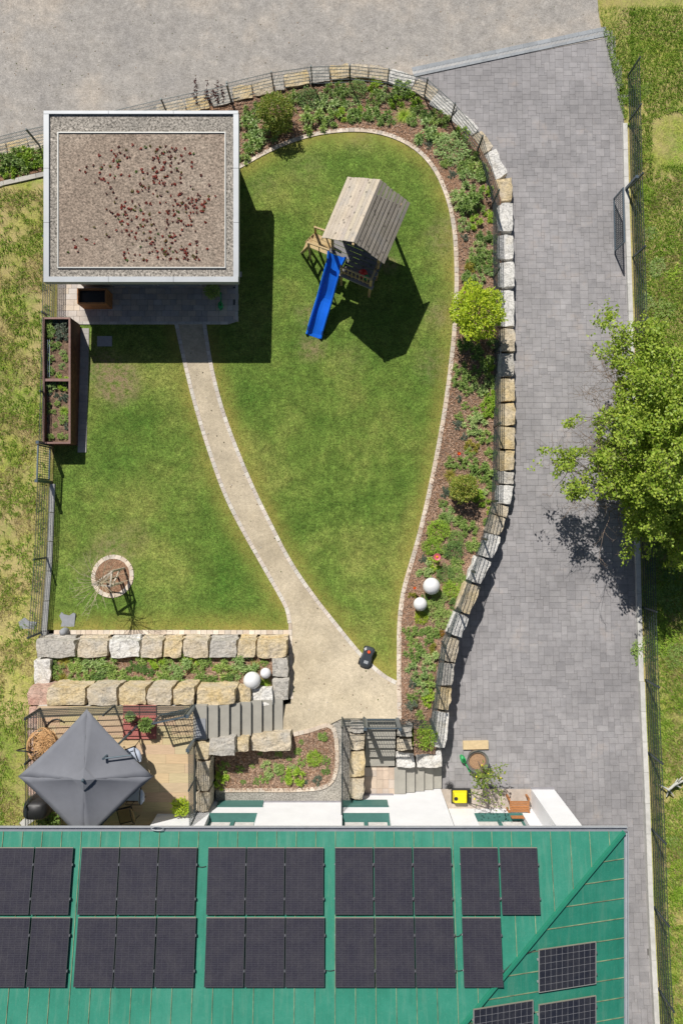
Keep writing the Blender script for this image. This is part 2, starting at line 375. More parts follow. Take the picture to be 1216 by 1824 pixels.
# grassy bank at the top right
# ---------- driveway pavers ----------
dout = P2([(640,132),(735,128),(900,93),(1080,56),(1100,110),(1111,215)], D)
kx = 10.24
dpoly = dout + [Vector((kx, 13.4, 0)), Vector((kx, -21, 0)), Vector((3, -21, 0)), Vector((3,-9.3,0))]
inner = P2([(788,1400),(770,1330),(778,1266),(785,1200),(800,1135),(815,1092),(840,1030),(862,985),(880,930),(890,900),(893,760),(893,600),(893,420),(890,330),(870,280),(845,240),(800,195),(740,150),(690,138)], D)
dpoly = dout+[Vector((kx, -21, 0)), Vector((3.2, -21, 0)), Vector((3.2, -10.3, 0))]+inner
sheet('driveway_base', [Vector((p.x if p.x < 9 or p.y < 13 else p.x-.2, p.y, 0)) for p in dpoly], D, M['joint'], .8, dz=-.012, skirt=.3).name = 'driveway_joint_bed'
dpl = [(p.x if p.x < 9.5 else p.x+.12, p.y) for p in dpoly]
def pavers(name, poly, zf, x0, x1, y0, y1, cell, shapes, cols, mt, dz=0, gap=.006, jit=.012, margin=0):
    nx_, ny_ = int((x1-x0)/cell), int((y1-y0)/cell); occ = np.zeros((nx_+8, ny_+8), bool); mb = MB()
    for j in range(ny_):
        for i in range(nx_):
            if occ[i, j]: continue
            sh = random.choice(shapes)
            for s_ in [sh]+sorted(shapes, key=lambda q: -q[0]*q[1])+[(1, 1)]:
                if not occ[i:i+s_[0], j:j+s_[1]].any(): sh = s_; break
            occ[i:i+sh[0], j:j+sh[1]] = True
            a, b = x0+i*cell+gap/2, y0+j*cell+gap/2; c, d = a+sh[0]*cell-gap, b+sh[1]*cell-gap
            if not inside((a+c)/2, (b+d)/2, poly): continue
            k = random.choice(cols); q = random.gauss(1, .034); k = tuple(u*q for u in k); h = random.uniform(0, .002)+dz
            mb.hexa([(x, y, zf(x, y)-.03) for x, y in ((a,b),(c,b),(c,d),(a,d))], [(x, y, zf(x, y)+h) for x, y in ((a,b),(c,b),(c,d),(a,d))], k, 0, False)
    return tag(mb.build(name, mt, org=(0,0,0)), kind='structure')
pavers('driveway', dpl, D, .9, 10.5, -21, 17.9, .102, [(3,2),(3,2),(3,2),(3,2),(2,2),(2,3),(3,3),(4,2),(4,2)], [(.262,.252,.256),(.270,.259,.263),(.280,.269,.272),(.252,.243,.248)], M['paver'], 0, .007)
# drain channel
a = on(735,130,D); b = on(1080,57,D); d_ = (b-a).normalized(); nrm = Vector((-d_.y, d_.x, 0)); ln = (b-a).length
mb = MB(); n = int(ln/.5)
for i in range(n):
    p = a+d_*(i*ln/n); q = a+d_*((i+1)*ln/n-.006); cc = random.uniform(.9, 1.05)
    for o1, o2, hh in ((-.16,-.06,.012),(.06,.20,.012)):
        pts = [p+nrm*o1, q+nrm*o1, q+nrm*o2, p+nrm*o2]
        mb.hexa([(v.x, v.y, drv(v.y)-.05) for v in pts], [(v.x, v.y, drv(v.y)+hh+.02) for v in pts], (cc*.30, cc*.32, cc*.34))
m2 = MB(); k = int(ln/.05)
for i in range(k):
    p = a+d_*(i*ln/k); q = p+d_*.028; pts = [p-nrm*.06, q-nrm*.06, q+nrm*.06, p+nrm*.06]
    m2.hexa([(v.x, v.y, drv(v.y)-.02) for v in pts], [(v.x, v.y, drv(v.y)+.03) for v in pts])
r = empty('drain_channel', a, 'long slotted grey drain channel between the gravel road and the paved driveway', 'drain')
mb.build('channel_edge', M['sett'], r); m2.build('grate', M['alu'], r)
# ---------- lawn ----------
curbw = smoothline([on(x, y, L) for x, y in CURB], 2)
PL_ = [(314,575),(330,650),(350,730),(375,810),(400,880),(430,940),(470,1010),(500,1062),(512,1085),(516,1110)]
PR_ = [(364,575),(375,650),(395,730),(425,810),(455,880),(480,930),(515,1000),(560,1065),(600,1115),(640,1165),(680,1203),(707,1217)]
pl_w = smoothline([on(x, y, L) for x, y in PL_], 2); pr_w = smoothline([on(x, y, L) for x, y in PR_], 2)
lawnp = [z0(on(x, y, L)) for x, y in [(60,470),(93,575),(93,800),(95,1000),(97,1122)]]
lawnp = [Vector((-10.0, 8, 0)), Vector((-10.0, lawnp[-1].y, 0))] + [z0(on(x, y, L)) for x, y in [(300,1122),(515,1122),(600,1160),(707,1219)]] + [z0(p) for p in curbw[::-1] if p.y > on(700,1219,L).y] + [z0(on(300,330,L)), Vector((-9.5,11,0))]
edgelines = np.array([(p.x, p.y) for l in (curbw, pl_w, pr_w, [on(x,1120,L) for x in range(100,515,10)]) for p in resample(l, .15)])
spots = [(208,680,1.0,1.3),(187,655,.8,1.0),(200,985,1.0,.7),(556,620,.6,.8),(545,560,.5,.6),(690,470,.45,.9),(790,420,.9,.5),(780,560,.6,.6),(640,250,.7,.25),(545,300,.9,.25),(235,960,.8,.4),(150,1010,.5,.4),(620,640,.8,.2),(770,650,.8,.4),(160,620,.5,.5),(470,330,.7,.25)]
spw = [(on(x, y, L), r_, s_) for x, y, r_, s_ in spots]
def ledge(X, Y):
    d = math.sqrt(((edgelines-np.array((X, Y)))**2).sum(1).min()); e = max(0, 1-d/.75)**1.3
    s = 0
    for p, r_, k in spw: dd = math.hypot(p.x-X, p.y-Y); s = max(s, k*max(0, 1-(dd/r_)**2))
    return (e*.85, s)
sheet('lawn', lawnp, L, M['lawn'], .22, edge=ledge)
# path
pathp = [z0(p) for p in pl_w]+[z0(on(x, y, L)) for x, y in [(518,1250),(505,1256),(504,1308),(520,1309),(560,1301),(590,1289),(606,1281),(711,1281),(711,1219)]]+[z0(p) for p in pr_w[::-1]]
pp2_ = [(p.x, p.y) for p in pathp]; rd2_ = [(p.x, p.y) for p in rd]
sheet('path', pathp, L, M['path'], .35, dz=.006)
def setts(name, line, zf, wd_=.13, ln_=(.14,.2), h=.025, cols=((.52,.43,.34),(.58,.49,.39),(.50,.44,.37),(.60,.52,.43)), skip=None):
    line = resample(line, .05); mb = MB(); i = 0; acc = 0
    seg = [line[0]]; tgt = random.uniform(*ln_)
    for p in line[1:]:
        if (p-seg[0]).length >= tgt or p is line[-1]:
            a = seg[0]; b = p; d = (b-a)
            if d.length > .04:
                d.normalize(); s = Vector((-d.y, d.x, 0))*wd_/2; b_ = b-d*.009; c = random.choice(cols); q = random.gauss(1, .07)
                j = random.uniform(-.008, .008); pts = [a+s*(1+j*4), b_+s, b_-s, a-s*(1+j*4)]
                if skip is None or not skip((a+b)/2): mb.hexa([(v.x, v.y, zf(v.x, v.y)-.1) for v in pts], [(v.x, v.y, zf(v.x, v.y)+h+random.uniform(0,.005)) for v in pts], tuple(u*q for u in c))
            seg = [p]; tgt = random.uniform(*ln_)
    return tag(mb.build(name, M['sett'], org=(0,0,0)), kind='structure')
setts('kerb', curbw, L, .15)
setts('kerb', pl_w, L, .13, cols=((.50,.44,.38),(.54,.50,.44)), h=.018)
setts('kerb', pr_w, L, .13, cols=((.50,.44,.38),(.54,.50,.44)), h=.018)
setts('kerb', [on(x, 1126, L) for x in (97,300,515)], L, .14)
setts('kerb', [on(517,1110,L), on(517,1135,L), on(519,1245,L)], L, .12)
setts('kerb', [on(-20,336,L), on(0,328,L), on(90,308,L)], L, .17, (.5,.6), .03, ((.40,.38,.34),))
BEDC = smoothline([on(x, y, L) for x, y in [(523,1308),(560,1299),(586,1288),(597,1302),(600,1330),(600,1370),(590,1396),(562,1408),(390,1408)]], 1)
gz = lambda X, Y: min(2.12, lwn(Y)+.0)
setts('kerb', BEDC, lambda X, Y: 2.1 if Y < -7.1 else gz(X, Y), .13)
# mulch bed main
bedout = P2([(410,170),(480,152),(560,138),(622,130),(689,137),(745,158),(800,205),(845,250),(872,300),(890,362),(893,495),(893,625),(893,760),(889,880),(872,945),(850,1000),(825,1070),(800,1140),(788,1200),(780,1290),(775,1345),(735,1340),(735,1283),(713,1283)], S_)
bedin = [z0(p) for p in curbw[::-1]]
sheet('mulch_bed', bedout+bedin+[Vector((-4.2,14.2,0))], B, M['mulch'], .3, dz=-.01)
sheet('soil_strip', P2([(-60,300),(0,272),(80,250),(420,172),(424,300),(300,330),(90,310),(0,330),(-60,345)], L), L, M['mulch'], .5, dz=.0)
# bed by the house, gravel strip
bh = [z0(p) for p in BEDC]+P2([(384,1405),(384,1330),(520,1320)], gz)
sheet('mulch_bed', bh, lambda X, Y: gz(X, Y), M['mulch'], .3, dz=-.005)
gr = P2([(384,1404),(566,1404),(590,1392),(598,1370),(598,1330),(596,1300),(588,1288),(604,1281),(624,1281),(624,1440),(384,1440)], gz)
sheet('gravel_strip', gr, lambda X, Y: gz(X, Y), M['gravel'], .3, dz=-.03)
# planter soil
plz = lambda X, Y: 1.85+(-5.2-Y)*.15
sheet('mulch_bed', P2([(80,1165),(500,1160),(500,1240),(80,1236)], plz), plz, M['mulch'], .3)
# ---------------- stones ----------------
def stone(p0, p1, wd_, zt, zb, mt, label, group, name='boulder'):
    """p0,p1: ends of the centre line of its top face (world)"""
    bm = bmesh.new(); bmesh.ops.create_cube(bm, size=2); bmesh.ops.subdivide_edges(bm, edges=bm.edges[:], cuts=7, use_grid_fill=True)
    d = Vector((p1.x-p0.x, p1.y-p0.y, 0)); ln_ = d.length; d.normalize(); s = Vector((-d.y, d.x, 0)); c = (p0+p1)/2; h = zt-zb
    sd = Vector((random.uniform(-50, 50), random.uniform(-50, 50), 0)); sk_ = random.uniform(-.09, .09); tp = random.uniform(-.07, .07)
    for v in bm.verts:
        x, y, z = v.co
        e = (abs(x)**6+abs(y)**6)**(1/6); rr = 1 if e <= 0 else min(1, 1/max(e, 1e-6))
        k3 = max(0, abs(x)+abs(y)+abs(z)-2.15); f = 1-.055*k3
        q = Vector((x*f*(1-.02), y*f, z*(1-.05*max(0, abs(x)+abs(y)-1.2))))
        nn = noise.noise_vector(q*1.3+sd)*.05+noise.noise_vector(q*4+sd)*.022
        lx = q.x*ln_/2*1.0+nn.x*.7+sk_*q.y*wd_*.5; ly = q.y*wd_/2*(1+tp*q.x)+nn.y; lz = zb+(q.z+1)/2*h+nn.z*.6
        v.co = Vector((c.x, c.y, 0))+d*lx+s*ly+Vector((0, 0, lz))
    mb = MB(); 
    bm.verts.ensure_lookup_table(); mb.v = [tuple(v.co) for v in bm.verts]; mb.f = [tuple(v.index for v in f.verts) for f in bm.faces]; mb.c = [(1,1,1)]*len(mb.f); mb.m = [0]*len(mb.f); bm.free()
    return tag(mb.build(name, mt, smooth=False), label, 'boulder', group)
ordn = ['','first','second','third','fourth','fifth','sixth','seventh','eighth','ninth','tenth','eleventh','twelfth','thirteenth','fourteenth','fifteenth','sixteenth','seventeenth','eighteenth','nineteenth','twentieth']
CN = {'s_tan':'beige','s_yel':'yellowish','s_wht':'whitish','s_gry':'grey','s_pnk':'reddish'}
def stone_px(x0, y0, x1, y1, wpx, zt, zb, mk, label, group):
    a = w(x0, y0, zt); b = w(x1, y1, zt); return stone(a, b, wpx*(CAMZ-zt)/F, zt, zb, M[mk], label, group)
wall = [(-70,286,-30,276,'s_tan'),(-30,276,12,266,'s_tan'),(13,266,50,257,'s_yel'),(51,257,92,247,'s_tan'),(280,200,330,188,'s_tan'),(331,188,372,180,'s_yel'),(374,178,414,169,'s_gry'),(415,167,449,161,'s_yel'),(450,160,487,151,'s_tan'),(488,150,505,146,'s_gry'),(506,144,550,136,'s_yel'),(551,136,587,131,'s_gry'),(588,129,622,125,'s_yel'),(623,125,656,127,'s_tan'),(657,127,691,133,'s_tan'),
 (692,133,737,148,'s_wht'),(738,149,774,171,'s_tan'),(770,174,808,200,'s_wht'),(809,202,845,237,'s_wht'),(847,239,869,268,'s_tan'),(871,270,893,315,'s_wht'),(896,318,898,358,'s_yel'),(899,361,899,412,'s_wht'),(900,418,900,462,'s_wht'),(901,466,901,512,'s_wht'),(901,516,901,582,'s_wht'),(902,585,902,626,'s_tan'),(901,629,900,671,'s_gry'),(902,674,902,715,'s_yel'),
 (902,718,902,758,'s_yel'),(902,760,902,800,'s_yel'),(901,802,901,838,'s_yel'),(900,840,900,862,'s_gry'),(899,864,895,898,'s_wht'),(893,899,887,917,'s_tan'),(887,919,876,950,'s_tan'),(878,952,864,992,'s_wht'),(861,995,843,1037,'s_wht'),(842,1041,822,1091,'s_yel'),(822,1095,808,1132,'s_wht'),
 (806,1137,796,1178,'s_tan'),(796,1182,790,1221,'s_gry'),(790,1225,785,1264,'s_yel'),(785,1268,779,1332,'s_wht')]
segs = [(7,'on the road edge beside the shed'),(15,'under the fence beside the gravel road'),(21,'on the curve beside the drive'),(29,'beside the straight upper drive'),(36,'beside the middle of the drive'),(99,'in the lower curved drive wall')]
cnt = {}
for i, (x0, y0, x1, y1, mk) in enumerate(wall):
    ph = [s_ for n_, s_ in segs if i < n_][0]; cnt[ph] = cnt.get(ph, 0)+1
    p = on((x0+x1)/2, (y0+y1)/2, S_); zt = p.z+.06
    if i == 43: zt = 1.5
    zb = drv(p.y)-.25
    if i < 4: zt = lwn(p.y)+.1
    stone_px(x0, y0, x1, y1, 29 if i > 20 else 25, zt, zb, mk, f'{CN[mk]} block {ph}, {ordn[cnt[ph]]} from its upper end', 'quarry blocks of the retaining wall along road and driveway')
stone_px(741,1352,787,1352,30,1.46,.6,'s_wht','large whitish block at the drive end above the lower concrete steps','pale blocks above the lower steps')
stone_px(705,1354,738,1354,27,1.62,1.2,'s_wht','smaller whitish block between landing and lower concrete steps','pale blocks above the lower steps')
stone_px(720,1285,720,1312,26,2.0,1.2,'s_gry','grey block right of the stair gate, behind the right gate post','blocks right of the upper stair')
stone_px(719,1316,720,1337,27,1.85,1.2,'s_tan','beige cracked block right of the stairs above the white block','blocks right of the upper stair')
G2 = 'quarry blocks round the raised planting bed'
for i, (a_, b_, mk) in enumerate([(64,135,'s_gry'),(138,192,'s_tan'),(195,249,'s_wht'),(251,289,'s_tan'),(291,324,'s_yel'),(326,371,'s_tan'),(373,422,'s_gry'),(424,455,'s_yel'),(457,511,'s_yel')]):
    stone_px(a_,1156,b_,1156,31,2.0+random.uniform(-.03,.03),.95,mk,f'{CN[mk]} block in the upper row below the lawn, {ordn[i+1]} from the left',G2)
    stone_px(a_+4,1138,b_+2,1138,10,1.45,.9,mk,f'low {CN[mk]} footing block between lawn kerb and upper row, {ordn[i+1]} from left','footing blocks below the upper row')
for lab, a in (('grey block, upper of two at the path end of the raised bed',(498,1172,499,1206,28,2.05,1.3,'s_gry')),('grey block, lower of two at the path end beside the steps',(500,1209,500,1248,28,2.1,1.4,'s_gry')),
               ('whitish upright-looking block closing the raised bed on the field side',(75,1175,75,1221,30,2.1,1.3,'s_wht')),('reddish block at the corner between raised bed and terrace',(68,1226,68,1256,38,2.9,1.5,'s_pnk'))):
    stone_px(*a, lab, G2)
for i, (a_, b_, mk, zt) in enumerate([(82,153,'s_yel',3.12),(155,209,'s_tan',3.12),(211,260,'s_yel',3.13),(262,306,'s_tan',3.1),(308,346,'s_yel',3.08),(349,419,'s_yel',2.9),(421,446,'s_yel',2.5),(448,486,'s_wht',2.28)]):
    stone_px(a_,1241,b_,1241,31,zt,1.7,mk,f'{CN[mk]} block in the lower row above terrace and steps, {ordn[i+1]} from the left','quarry blocks between raised bed and terrace')
for lab, a in (('large beige block at the top of the stair, above the mulch bed',(371,1330,419,1330,32,3.08,1.9,'s_gry')),('small yellowish block, middle one below the stairs',(421,1326,443,1326,26,2.85,1.9,'s_yel')),('long beige block beside the lowest garden steps',(446,1322,519,1322,31,2.55,1.7,'s_tan'))):
    stone_px(*a, lab, 'quarry blocks below the garden steps')
for lab, a in (('yellowish block at the fence corner beside the terrace stairs',(360,1319,360,1353,24,3.1,1.9,'s_yel')),('beige block, middle one under the terrace side fence',(361,1356,361,1409,23,3.08,1.9,'s_tan')),('beige block under the terrace fence nearest the house',(361,1412,361,1446,24,3.05,1.9,'s_tan'))):
    stone_px(*a, lab, 'quarry blocks carrying the terrace side fence')
for lab, a in (('narrow grey block at the top left of the stair well',(636,1284,636,1306,24,2.25,1.3,'s_gry')),('beige block, second down on the left of the stair well',(636,1308,636,1336,26,2.22,1.3,'s_tan')),('yellowish block, third down left of the stair well',(637,1339,636,1384,26,2.2,1.3,'s_yel')),('beige block nearest the house left of the stair well',(636,1387,634,1424,26,2.2,1.3,'s_tan'))):
    stone_px(*a, lab, 'quarry blocks left of the stair well')
for i in range(5):
    y0 = 1260+i*40; stone_px(63,y0,63,y0+38,26,3.0,1.6,'s_pnk',f'reddish block edging the terrace on the field side, {ordn[i+1]} from the top','reddish blocks edging the terrace')
# ---------------- stairs ----------------
def steps(name, label, items):
    r = empty(name, items[0][0], label, 'stairs')
    for a, b, zt, zb in items:
        mb = MB(); x0_, x1_ = sorted((a.x, b.x)); y0_, y1_ = sorted((a.y, b.y))
        bm = bmesh.new(); c = Vector(((x0_+x1_)/2, (y0_+y1_)/2, (zt+zb)/2)); mb.box(c, (x1_-x0_, y1_-y0_, zt-zb), c=(1,1,1)); bm.free()
        mb.build('step', M['step'], r)
    return r
xe = np.linspace(-1.90, -4.18, 8); it = []
for i in range(7):
    zt = 2.13+(i+.0)*.15; it.append((Vector((xe[i], -6.05, zt)), Vector((xe[i+1]-.03, -7.16+i*.015, zt)), zt, zt-.30))
it.append((Vector((xe[7], -6.02, 3.14)), Vector((xe[7]-.42, -7.08, 3.14)), 3.14, 2.6))
steps('garden_stairs', 'wide concrete steps rising from the sandy path to the terrace', it)
mb = MB(); mb.box((-4.36,-6.72,3.16),(.3,.62,.02)); tag(mb.build('door_mat', M['slate']), 'dark grey mat on the top step at the terrace gate', 'mat')
xa = (651-608)*25/1368; xb = (704-608)*25.1/1368
it = []; ytop = w(650,1281,2.1).y; yb_ = w(650,1363,1.55).y; ny = 5
for i in range(5):
    zt = 2.0-i*.115; yy0 = ytop+(yb_-ytop)*i/5; yy1 = ytop+(yb_-ytop)*(i+1)/5-.03
    it.append((Vector((xa, yy0, zt)), Vector((xb, yy1, zt)), zt, zt-.35))
steps('cellar_stairs', 'concrete steps going down from the gate to the small landing', it)
xl = [w(702,1390,1.5).x, w(721,1390,1.5).x, w(737.5,1390,1.38).x, w(754,1390,1.25).x, w(770,1390,1.12).x, w(785,1390,.98).x]
it = []
for i in range(5):
    zt = 1.47-i*.125; it.append((Vector((xl[i], w(0,1364,1.3).y, zt)), Vector((xl[i+1]+.02, -9.37, zt)), zt, zt-.5))
steps('entrance_stairs', 'concrete steps leading from the landing down onto the grey drive', it)
lp = [(xa-.02, -9.38), (xl[0], -9.38), (xl[0], yb_+.02), (xa-.02, yb_+.02)]
pavers('landing', lp, lambda X, Y: 1.45, xa-.02, xl[0]+.3, -9.5, yb_+.05, .1, [(2,3),(2,2),(2,3),(2,4),(2,3)], [(.52,.42,.33),(.46,.39,.33),(.55,.46,.37),(.48,.38,.30)], M['paver'], .0)
mb = MB(); mb.box(((xa+xl[0])/2, (yb_-9.38)/2, 1.2), (xl[0]-xa, yb_+9.38, .44)); tag(mb.build('landing_base', M['joint']), kind='structure')
# ---------------- terrace ----------------
TZ = 3.1
mb = MB(); x0_, x1_, y0_, y1_ = -9.45, -4.6, -12.0, -6.05
yy = y1_; row = 0
while yy > y0_:
    xx = x0_-random.uniform(0, 1.1)
    while xx < x1_:
        a = max(xx, x0_); b = min(xx+1.19, x1_)
        if b-a > .03: mb.hexa([(a,yy-.295,TZ-.05),(b,yy-.295,TZ-.05),(b,yy,TZ-.05),(a,yy,TZ-.05)], [(a,yy-.295,TZ),(b,yy-.295,TZ),(b,yy,TZ),(a,yy,TZ)], tuple(u*random.uniform(.93,1.06) for u in (.56,.43,.26)))
        xx += 1.195
    yy -= .298
tag(mb.build('terrace_floor', M['tile'], org=(0,0,0)), kind='structure')
mb = MB(); mb.box(((x0_+x1_)/2, (y0_+y1_)/2, (TZ+.5)/2-.02), (x1_-x0_, y1_-y0_, TZ-.5-.05)); tag(mb.build('terrace_base', M['concrete']), kind='structure')
# ---------------- fences ----------------
def fence(label, pts, h=1.08, group='dark wire mesh fences', posts=None, closed_ends=True, cat='fence'):
    r = empty('wire_fence', pts[0], label, cat, group)
    for p in pts:
        mb = MB(); mb.beam(p-Vector((0,0,.2)), p+Vector((0,0,h+.04)), .06, .04, m=0); mb.build('post', M['wire'], r)
    for a, b in zip(pts[:-1], pts[1:]):
        mb = MB(); ln_ = (Vector((b.x-a.x, b.y-a.y, 0))).length; n = max(2, int(ln_/.052)); d = (b-a)
        dn = Vector((d.x, d.y, 0)).normalized(); sd = Vector((-dn.y, dn.x, 0)); w_ = .0032
        for i in range(1, n):
            p = a+d*(i/n); o = [dn*(-w_)+sd*(-w_), dn*w_+sd*(-w_), dn*w_+sd*w_, dn*(-w_)+sd*w_]
            B0 = [p+q+Vector((0,0,.05)) for q in o]; B1 = [p+q+Vector((0,0,h)) for q in o]; k = len(mb.v)
            mb.v += [tuple(q) for q in B0+B1]
            for e in range(4): f_ = (e+1) % 4; mb.f.append((k+e, k+f_, k+4+f_, k+4+e)); mb.c.append((1,1,1)); mb.m.append(0)
        z = .06
        while z < h+.01:
            for s_ in (-.008, .008): mb.beam(a+Vector((0,0,z))+sd*s_, b+Vector((0,0,z))+sd*s_, .008, .009)
            z += .203
        mb.build('mesh_panel', M['wire'], r)
    return r
kp = [on(1119, y, D, .08) for y in (135,215,333,458,581,705,830,957,1082,1211,1341,1477,1617,1762,1910)]
for p in kp: p.x = 10.47
fence('long dark mesh fence on the kerb along the right side of the driveway', kp, 1.12)
# kerb under it
mb = MB(); yk = on(1113,222,D).y; i = 0
while yk > -20.5:
    st_ = .12 if yk > -5.7 else .2; e = yk-.99; x0_ = 10.235; cc = random.uniform(.94, 1.05)
    mb.hexa([(x0_,e,drv(e)-.2),(x0_+.16,e,drv(e)-.2),(x0_+.16,yk,drv(yk)-.2),(x0_,yk,drv(yk)-.2)], [(x0_,e,drv(e)+st_),(x0_+.16,e,drv(e)+st_),(x0_+.16,yk,drv(yk)+st_),(x0_,yk,drv(yk)+st_)], (cc,)*3); yk -= 1.0
tag(mb.build('kerb', M['concrete'], org=(0,0,0)), kind='structure')
lx = -10.09
LF = lambda ys_: [Vector((lx, on(85, y, L).y, lwn(on(85, y, L).y)+.05)) for y in ys_]
fence('dark mesh fence beside the shed and rusty raised beds, field side', LF((305,442,571,706,792)), 1.12)
fence('dark mesh fence left of the small tree in the lower left lawn', LF((860,993,1126)), 1.12)
mb = MB(); yk = on(85,862,L).y; ye = on(85,1128,L).y
while yk > ye:
    e = yk-.98; mb.hexa([(lx+.0,e,lwn(e)-.2),(lx+.17,e,lwn(e)-.2),(lx+.17,yk,lwn(yk)-.2),(lx,yk,lwn(yk)-.2)], [(lx,e,lwn(e)+.06),(lx+.17,e,lwn(e)+.06),(lx+.17,yk,lwn(yk)+.06),(lx,yk,lwn(yk)+.06)]); yk -= 1.0
tag(mb.build('kerb', M['concrete'], org=(0,0,0)), kind='structure')
fence('dark mesh fence on the blocks beside the gravel road, left of and behind the shed', [on(x, y, L, .08) for x, y in ((-60,290),(70,258),(190,232),(300,206),(412,182))], 1.1)
wp = [on(x, y, B, .03) for x, y in [(412,178),(488,160),(556,150),(623,148),(689,155),(755,171),(802,214),(849,270),(877,362),(878,495),(880,625),(879,760),(875,893),(857,959),(836,1015),(811,1080),(786,1143),(775,1220),(767,1281)]]
fence('long curving dark mesh fence between mulch bed and the quarry block wall', wp, 1.12)
sg = [w(609,1279,2.12), w(648,1279,2.12)]
fence('short mesh fence section left of the stair gate', sg, 1.05)
fence('mesh fence running down the left side of the stair well to the house', [w(609,1280,2.12), w(609,1325,2.12), w(609,1380,2.12), w(608.5,1426,2.12)], 1.05)
fence('short mesh fence from the stair gate to the driveway corner', [w(709,1280,2.05), w(766,1284,1.7)], 1.05)
fence('mesh fence along the garden side of the terrace behind the parasol', [w(72,1262,TZ), w(204,1257,TZ+.02), w(342,1257,TZ+.02)], 1.1)
fence('mesh fence on blocks at the stair side of the terrace', [w(348,1321,TZ), w(349,1385,TZ), w(350,1450,TZ)], 1.1)
fence('mesh fence along the field side of the terrace', [w(71,1264,TZ), w(71,1340,TZ), w(71,1413,TZ), w(71,1470,TZ)], 1.1)
def gate(label, a, b, h, group=None, thick=.045, bars=None, cat='gate', diag=False):
    r = empty('metal_gate', a, label, cat, group); d = (b-a); ln_ = d.length; up = Vector((0,0,1))
    mb = MB()
    for z in (.1, h): mb.beam(a+up*z, b+up*z, thick, thick)
    for t in (0, 1): mb.beam(a+d*t+up*(.1-thick/2), a+d*t+up*(h+thick/2), thick*1.02, thick*1.02)
    mb.build('frame', M['gatem'], r); mb = MB(); n = int(ln_/.08)
    for i in range(1, n): p = a+d*(i/n); mb.beam(p+up*.1, p+up*h, .012, .012)
    z = .3
    while z < h: mb.beam(a+up*z, b+up*z, .01, .01); z += .2
    mb.build('infill', M['wire'], r); return r
def gpost(label, p, h, group='square gate posts'):
    mb = MB(); mb.beam(p-Vector((0,0,.2)), p+Vector((0,0,h)), .09, .09); mb.beam(p+Vector((0,0,h)), p+Vector((0,0,h+.012)), .1, .1)
    return tag(mb.build('gate_post', M['gatem']), label, 'gate post', group)
g = LF((798,855)); gate('closed pedestrian gate in the left fence just below the rusty raised bed', g[0], g[1], 1.15, 'mesh filled metal gates')
gp = LF((793.5,859)); gpost('gate post beside the end of the rusty raised bed', gp[0], 1.22); gpost('gate post at the lower end of the left pedestrian gate', gp[1], 1.22)
ga, gb = w(652,1280,2.08), w(704,1280,2.08); gate('closed garden gate at the top of the cellar stairs', ga, gb, 1.1, 'mesh filled metal gates')
gpost('left post of the gate above the cellar stairs', w(648.5,1281,2.1), 1.15); gpost('right post of the gate above the cellar stairs', w(707,1281,2.1), 1.15)
gate('open gate leaf standing in the terrace by the red slabs', w(343,1260,TZ), w(287,1272,TZ), 1.08, 'mesh filled metal gates')
gpost('gate post on the terrace side of the top stair, by the raised bed', w(346,1259,TZ), 1.12); gpost('gate post on the terrace corner below the stairs', w(347,1317,TZ), 1.12)
ga = on(1091,356,D,.03); gb = on(1093,448,D,.03); gate('open driveway gate leaf standing parallel to the right kerb', ga, gb, 1.0, 'mesh filled metal gates')
gpost('hinge post of the open driveway gate on the right kerb', on(1113,338,D,.05), 1.1)
# ---------------- garden shed ----------------
RZ = 2.35; rA = w(78,197,RZ); rB = w(425,502,RZ); X0, X1, Y1, Y0 = rA.x, rB.x, rA.y, rB.y
FZ = lwn(8)-.0
sh = empty('garden_shed', ((X0+X1)/2, (Y0+Y1)/2, FZ), 'flat roofed garden shed with gravel and red sedum roof in a pale metal edge', 'garden shed')
mb = MB(); mb.box(((X0+X1)/2, (Y0+Y1)/2, RZ-.19), (X1-X0-.02, Y1-Y0-.02, .2)); mb.build('roof_slab', M['plinth'], sh)
mb = MB(); zt = RZ
for (a, b, c, d) in ((X0, X1, Y0, Y0+.17), (X0, X1, Y1-.10, Y1), (X0, X0+.17, Y0+.17, Y1-.10), (X1-.17, X1, Y0+.17, Y1-.10)):
    nseg = 3
    for i in range(nseg):
        if b-a > d-c: p, q = a+(b-a)*i/nseg, a+(b-a)*(i+1)/nseg-.012; r_, s_ = c, d
        else: p, q = a, b; r_, s_ = c+(d-c)*i/nseg, c+(d-c)*(i+1)/nseg-.012
        mb.box(((p+q)/2, (r_+s_)/2, zt-.14), (q-p, s_-r_, .28))
mb.build('roof_edge', M['alu'], sh)
mb = MB(); g_ = zt-.07; mb.face([(X0+.17,Y0+.17,g_),(X1-.17,Y0+.17,g_),(X1-.17,Y1-.1,g_),(X0+.17,Y1-.1,g_)]); mb.build('gravel_border', M['roofgravel'], sh)
ia, ib = w(104,236,RZ), w(400,475,RZ); mb = MB(); mb.box(((ia.x+ib.x)/2,(ia.y+ib.y)/2,g_+.0), (ib.x-ia.x, ia.y-ib.y, .03)); mb.build('substrate', M['substrate'], sh)
mb = MB()
for (a, b, c, d) in ((ia.x, ib.x, ia.y, ia.y+.035), (ia.x, ib.x, ib.y-.035, ib.y), (ia.x-.035, ia.x, ib.y-.035, ia.y+.035), (ib.x, ib.x+.035, ib.y-.035, ia.y+.035)): mb.box(((a+b)/2,(c+d)/2,g_+.02),(b-a,d-c,.06), c=(1.15,1.1,1.0))
mb.build('metal_strip', M['alu'], sh)
mb = MB(); rs = random.Random(3); cl = [(150+rs.random()*215, 265+rs.random()*200) for _ in range(34)]; NS = 430
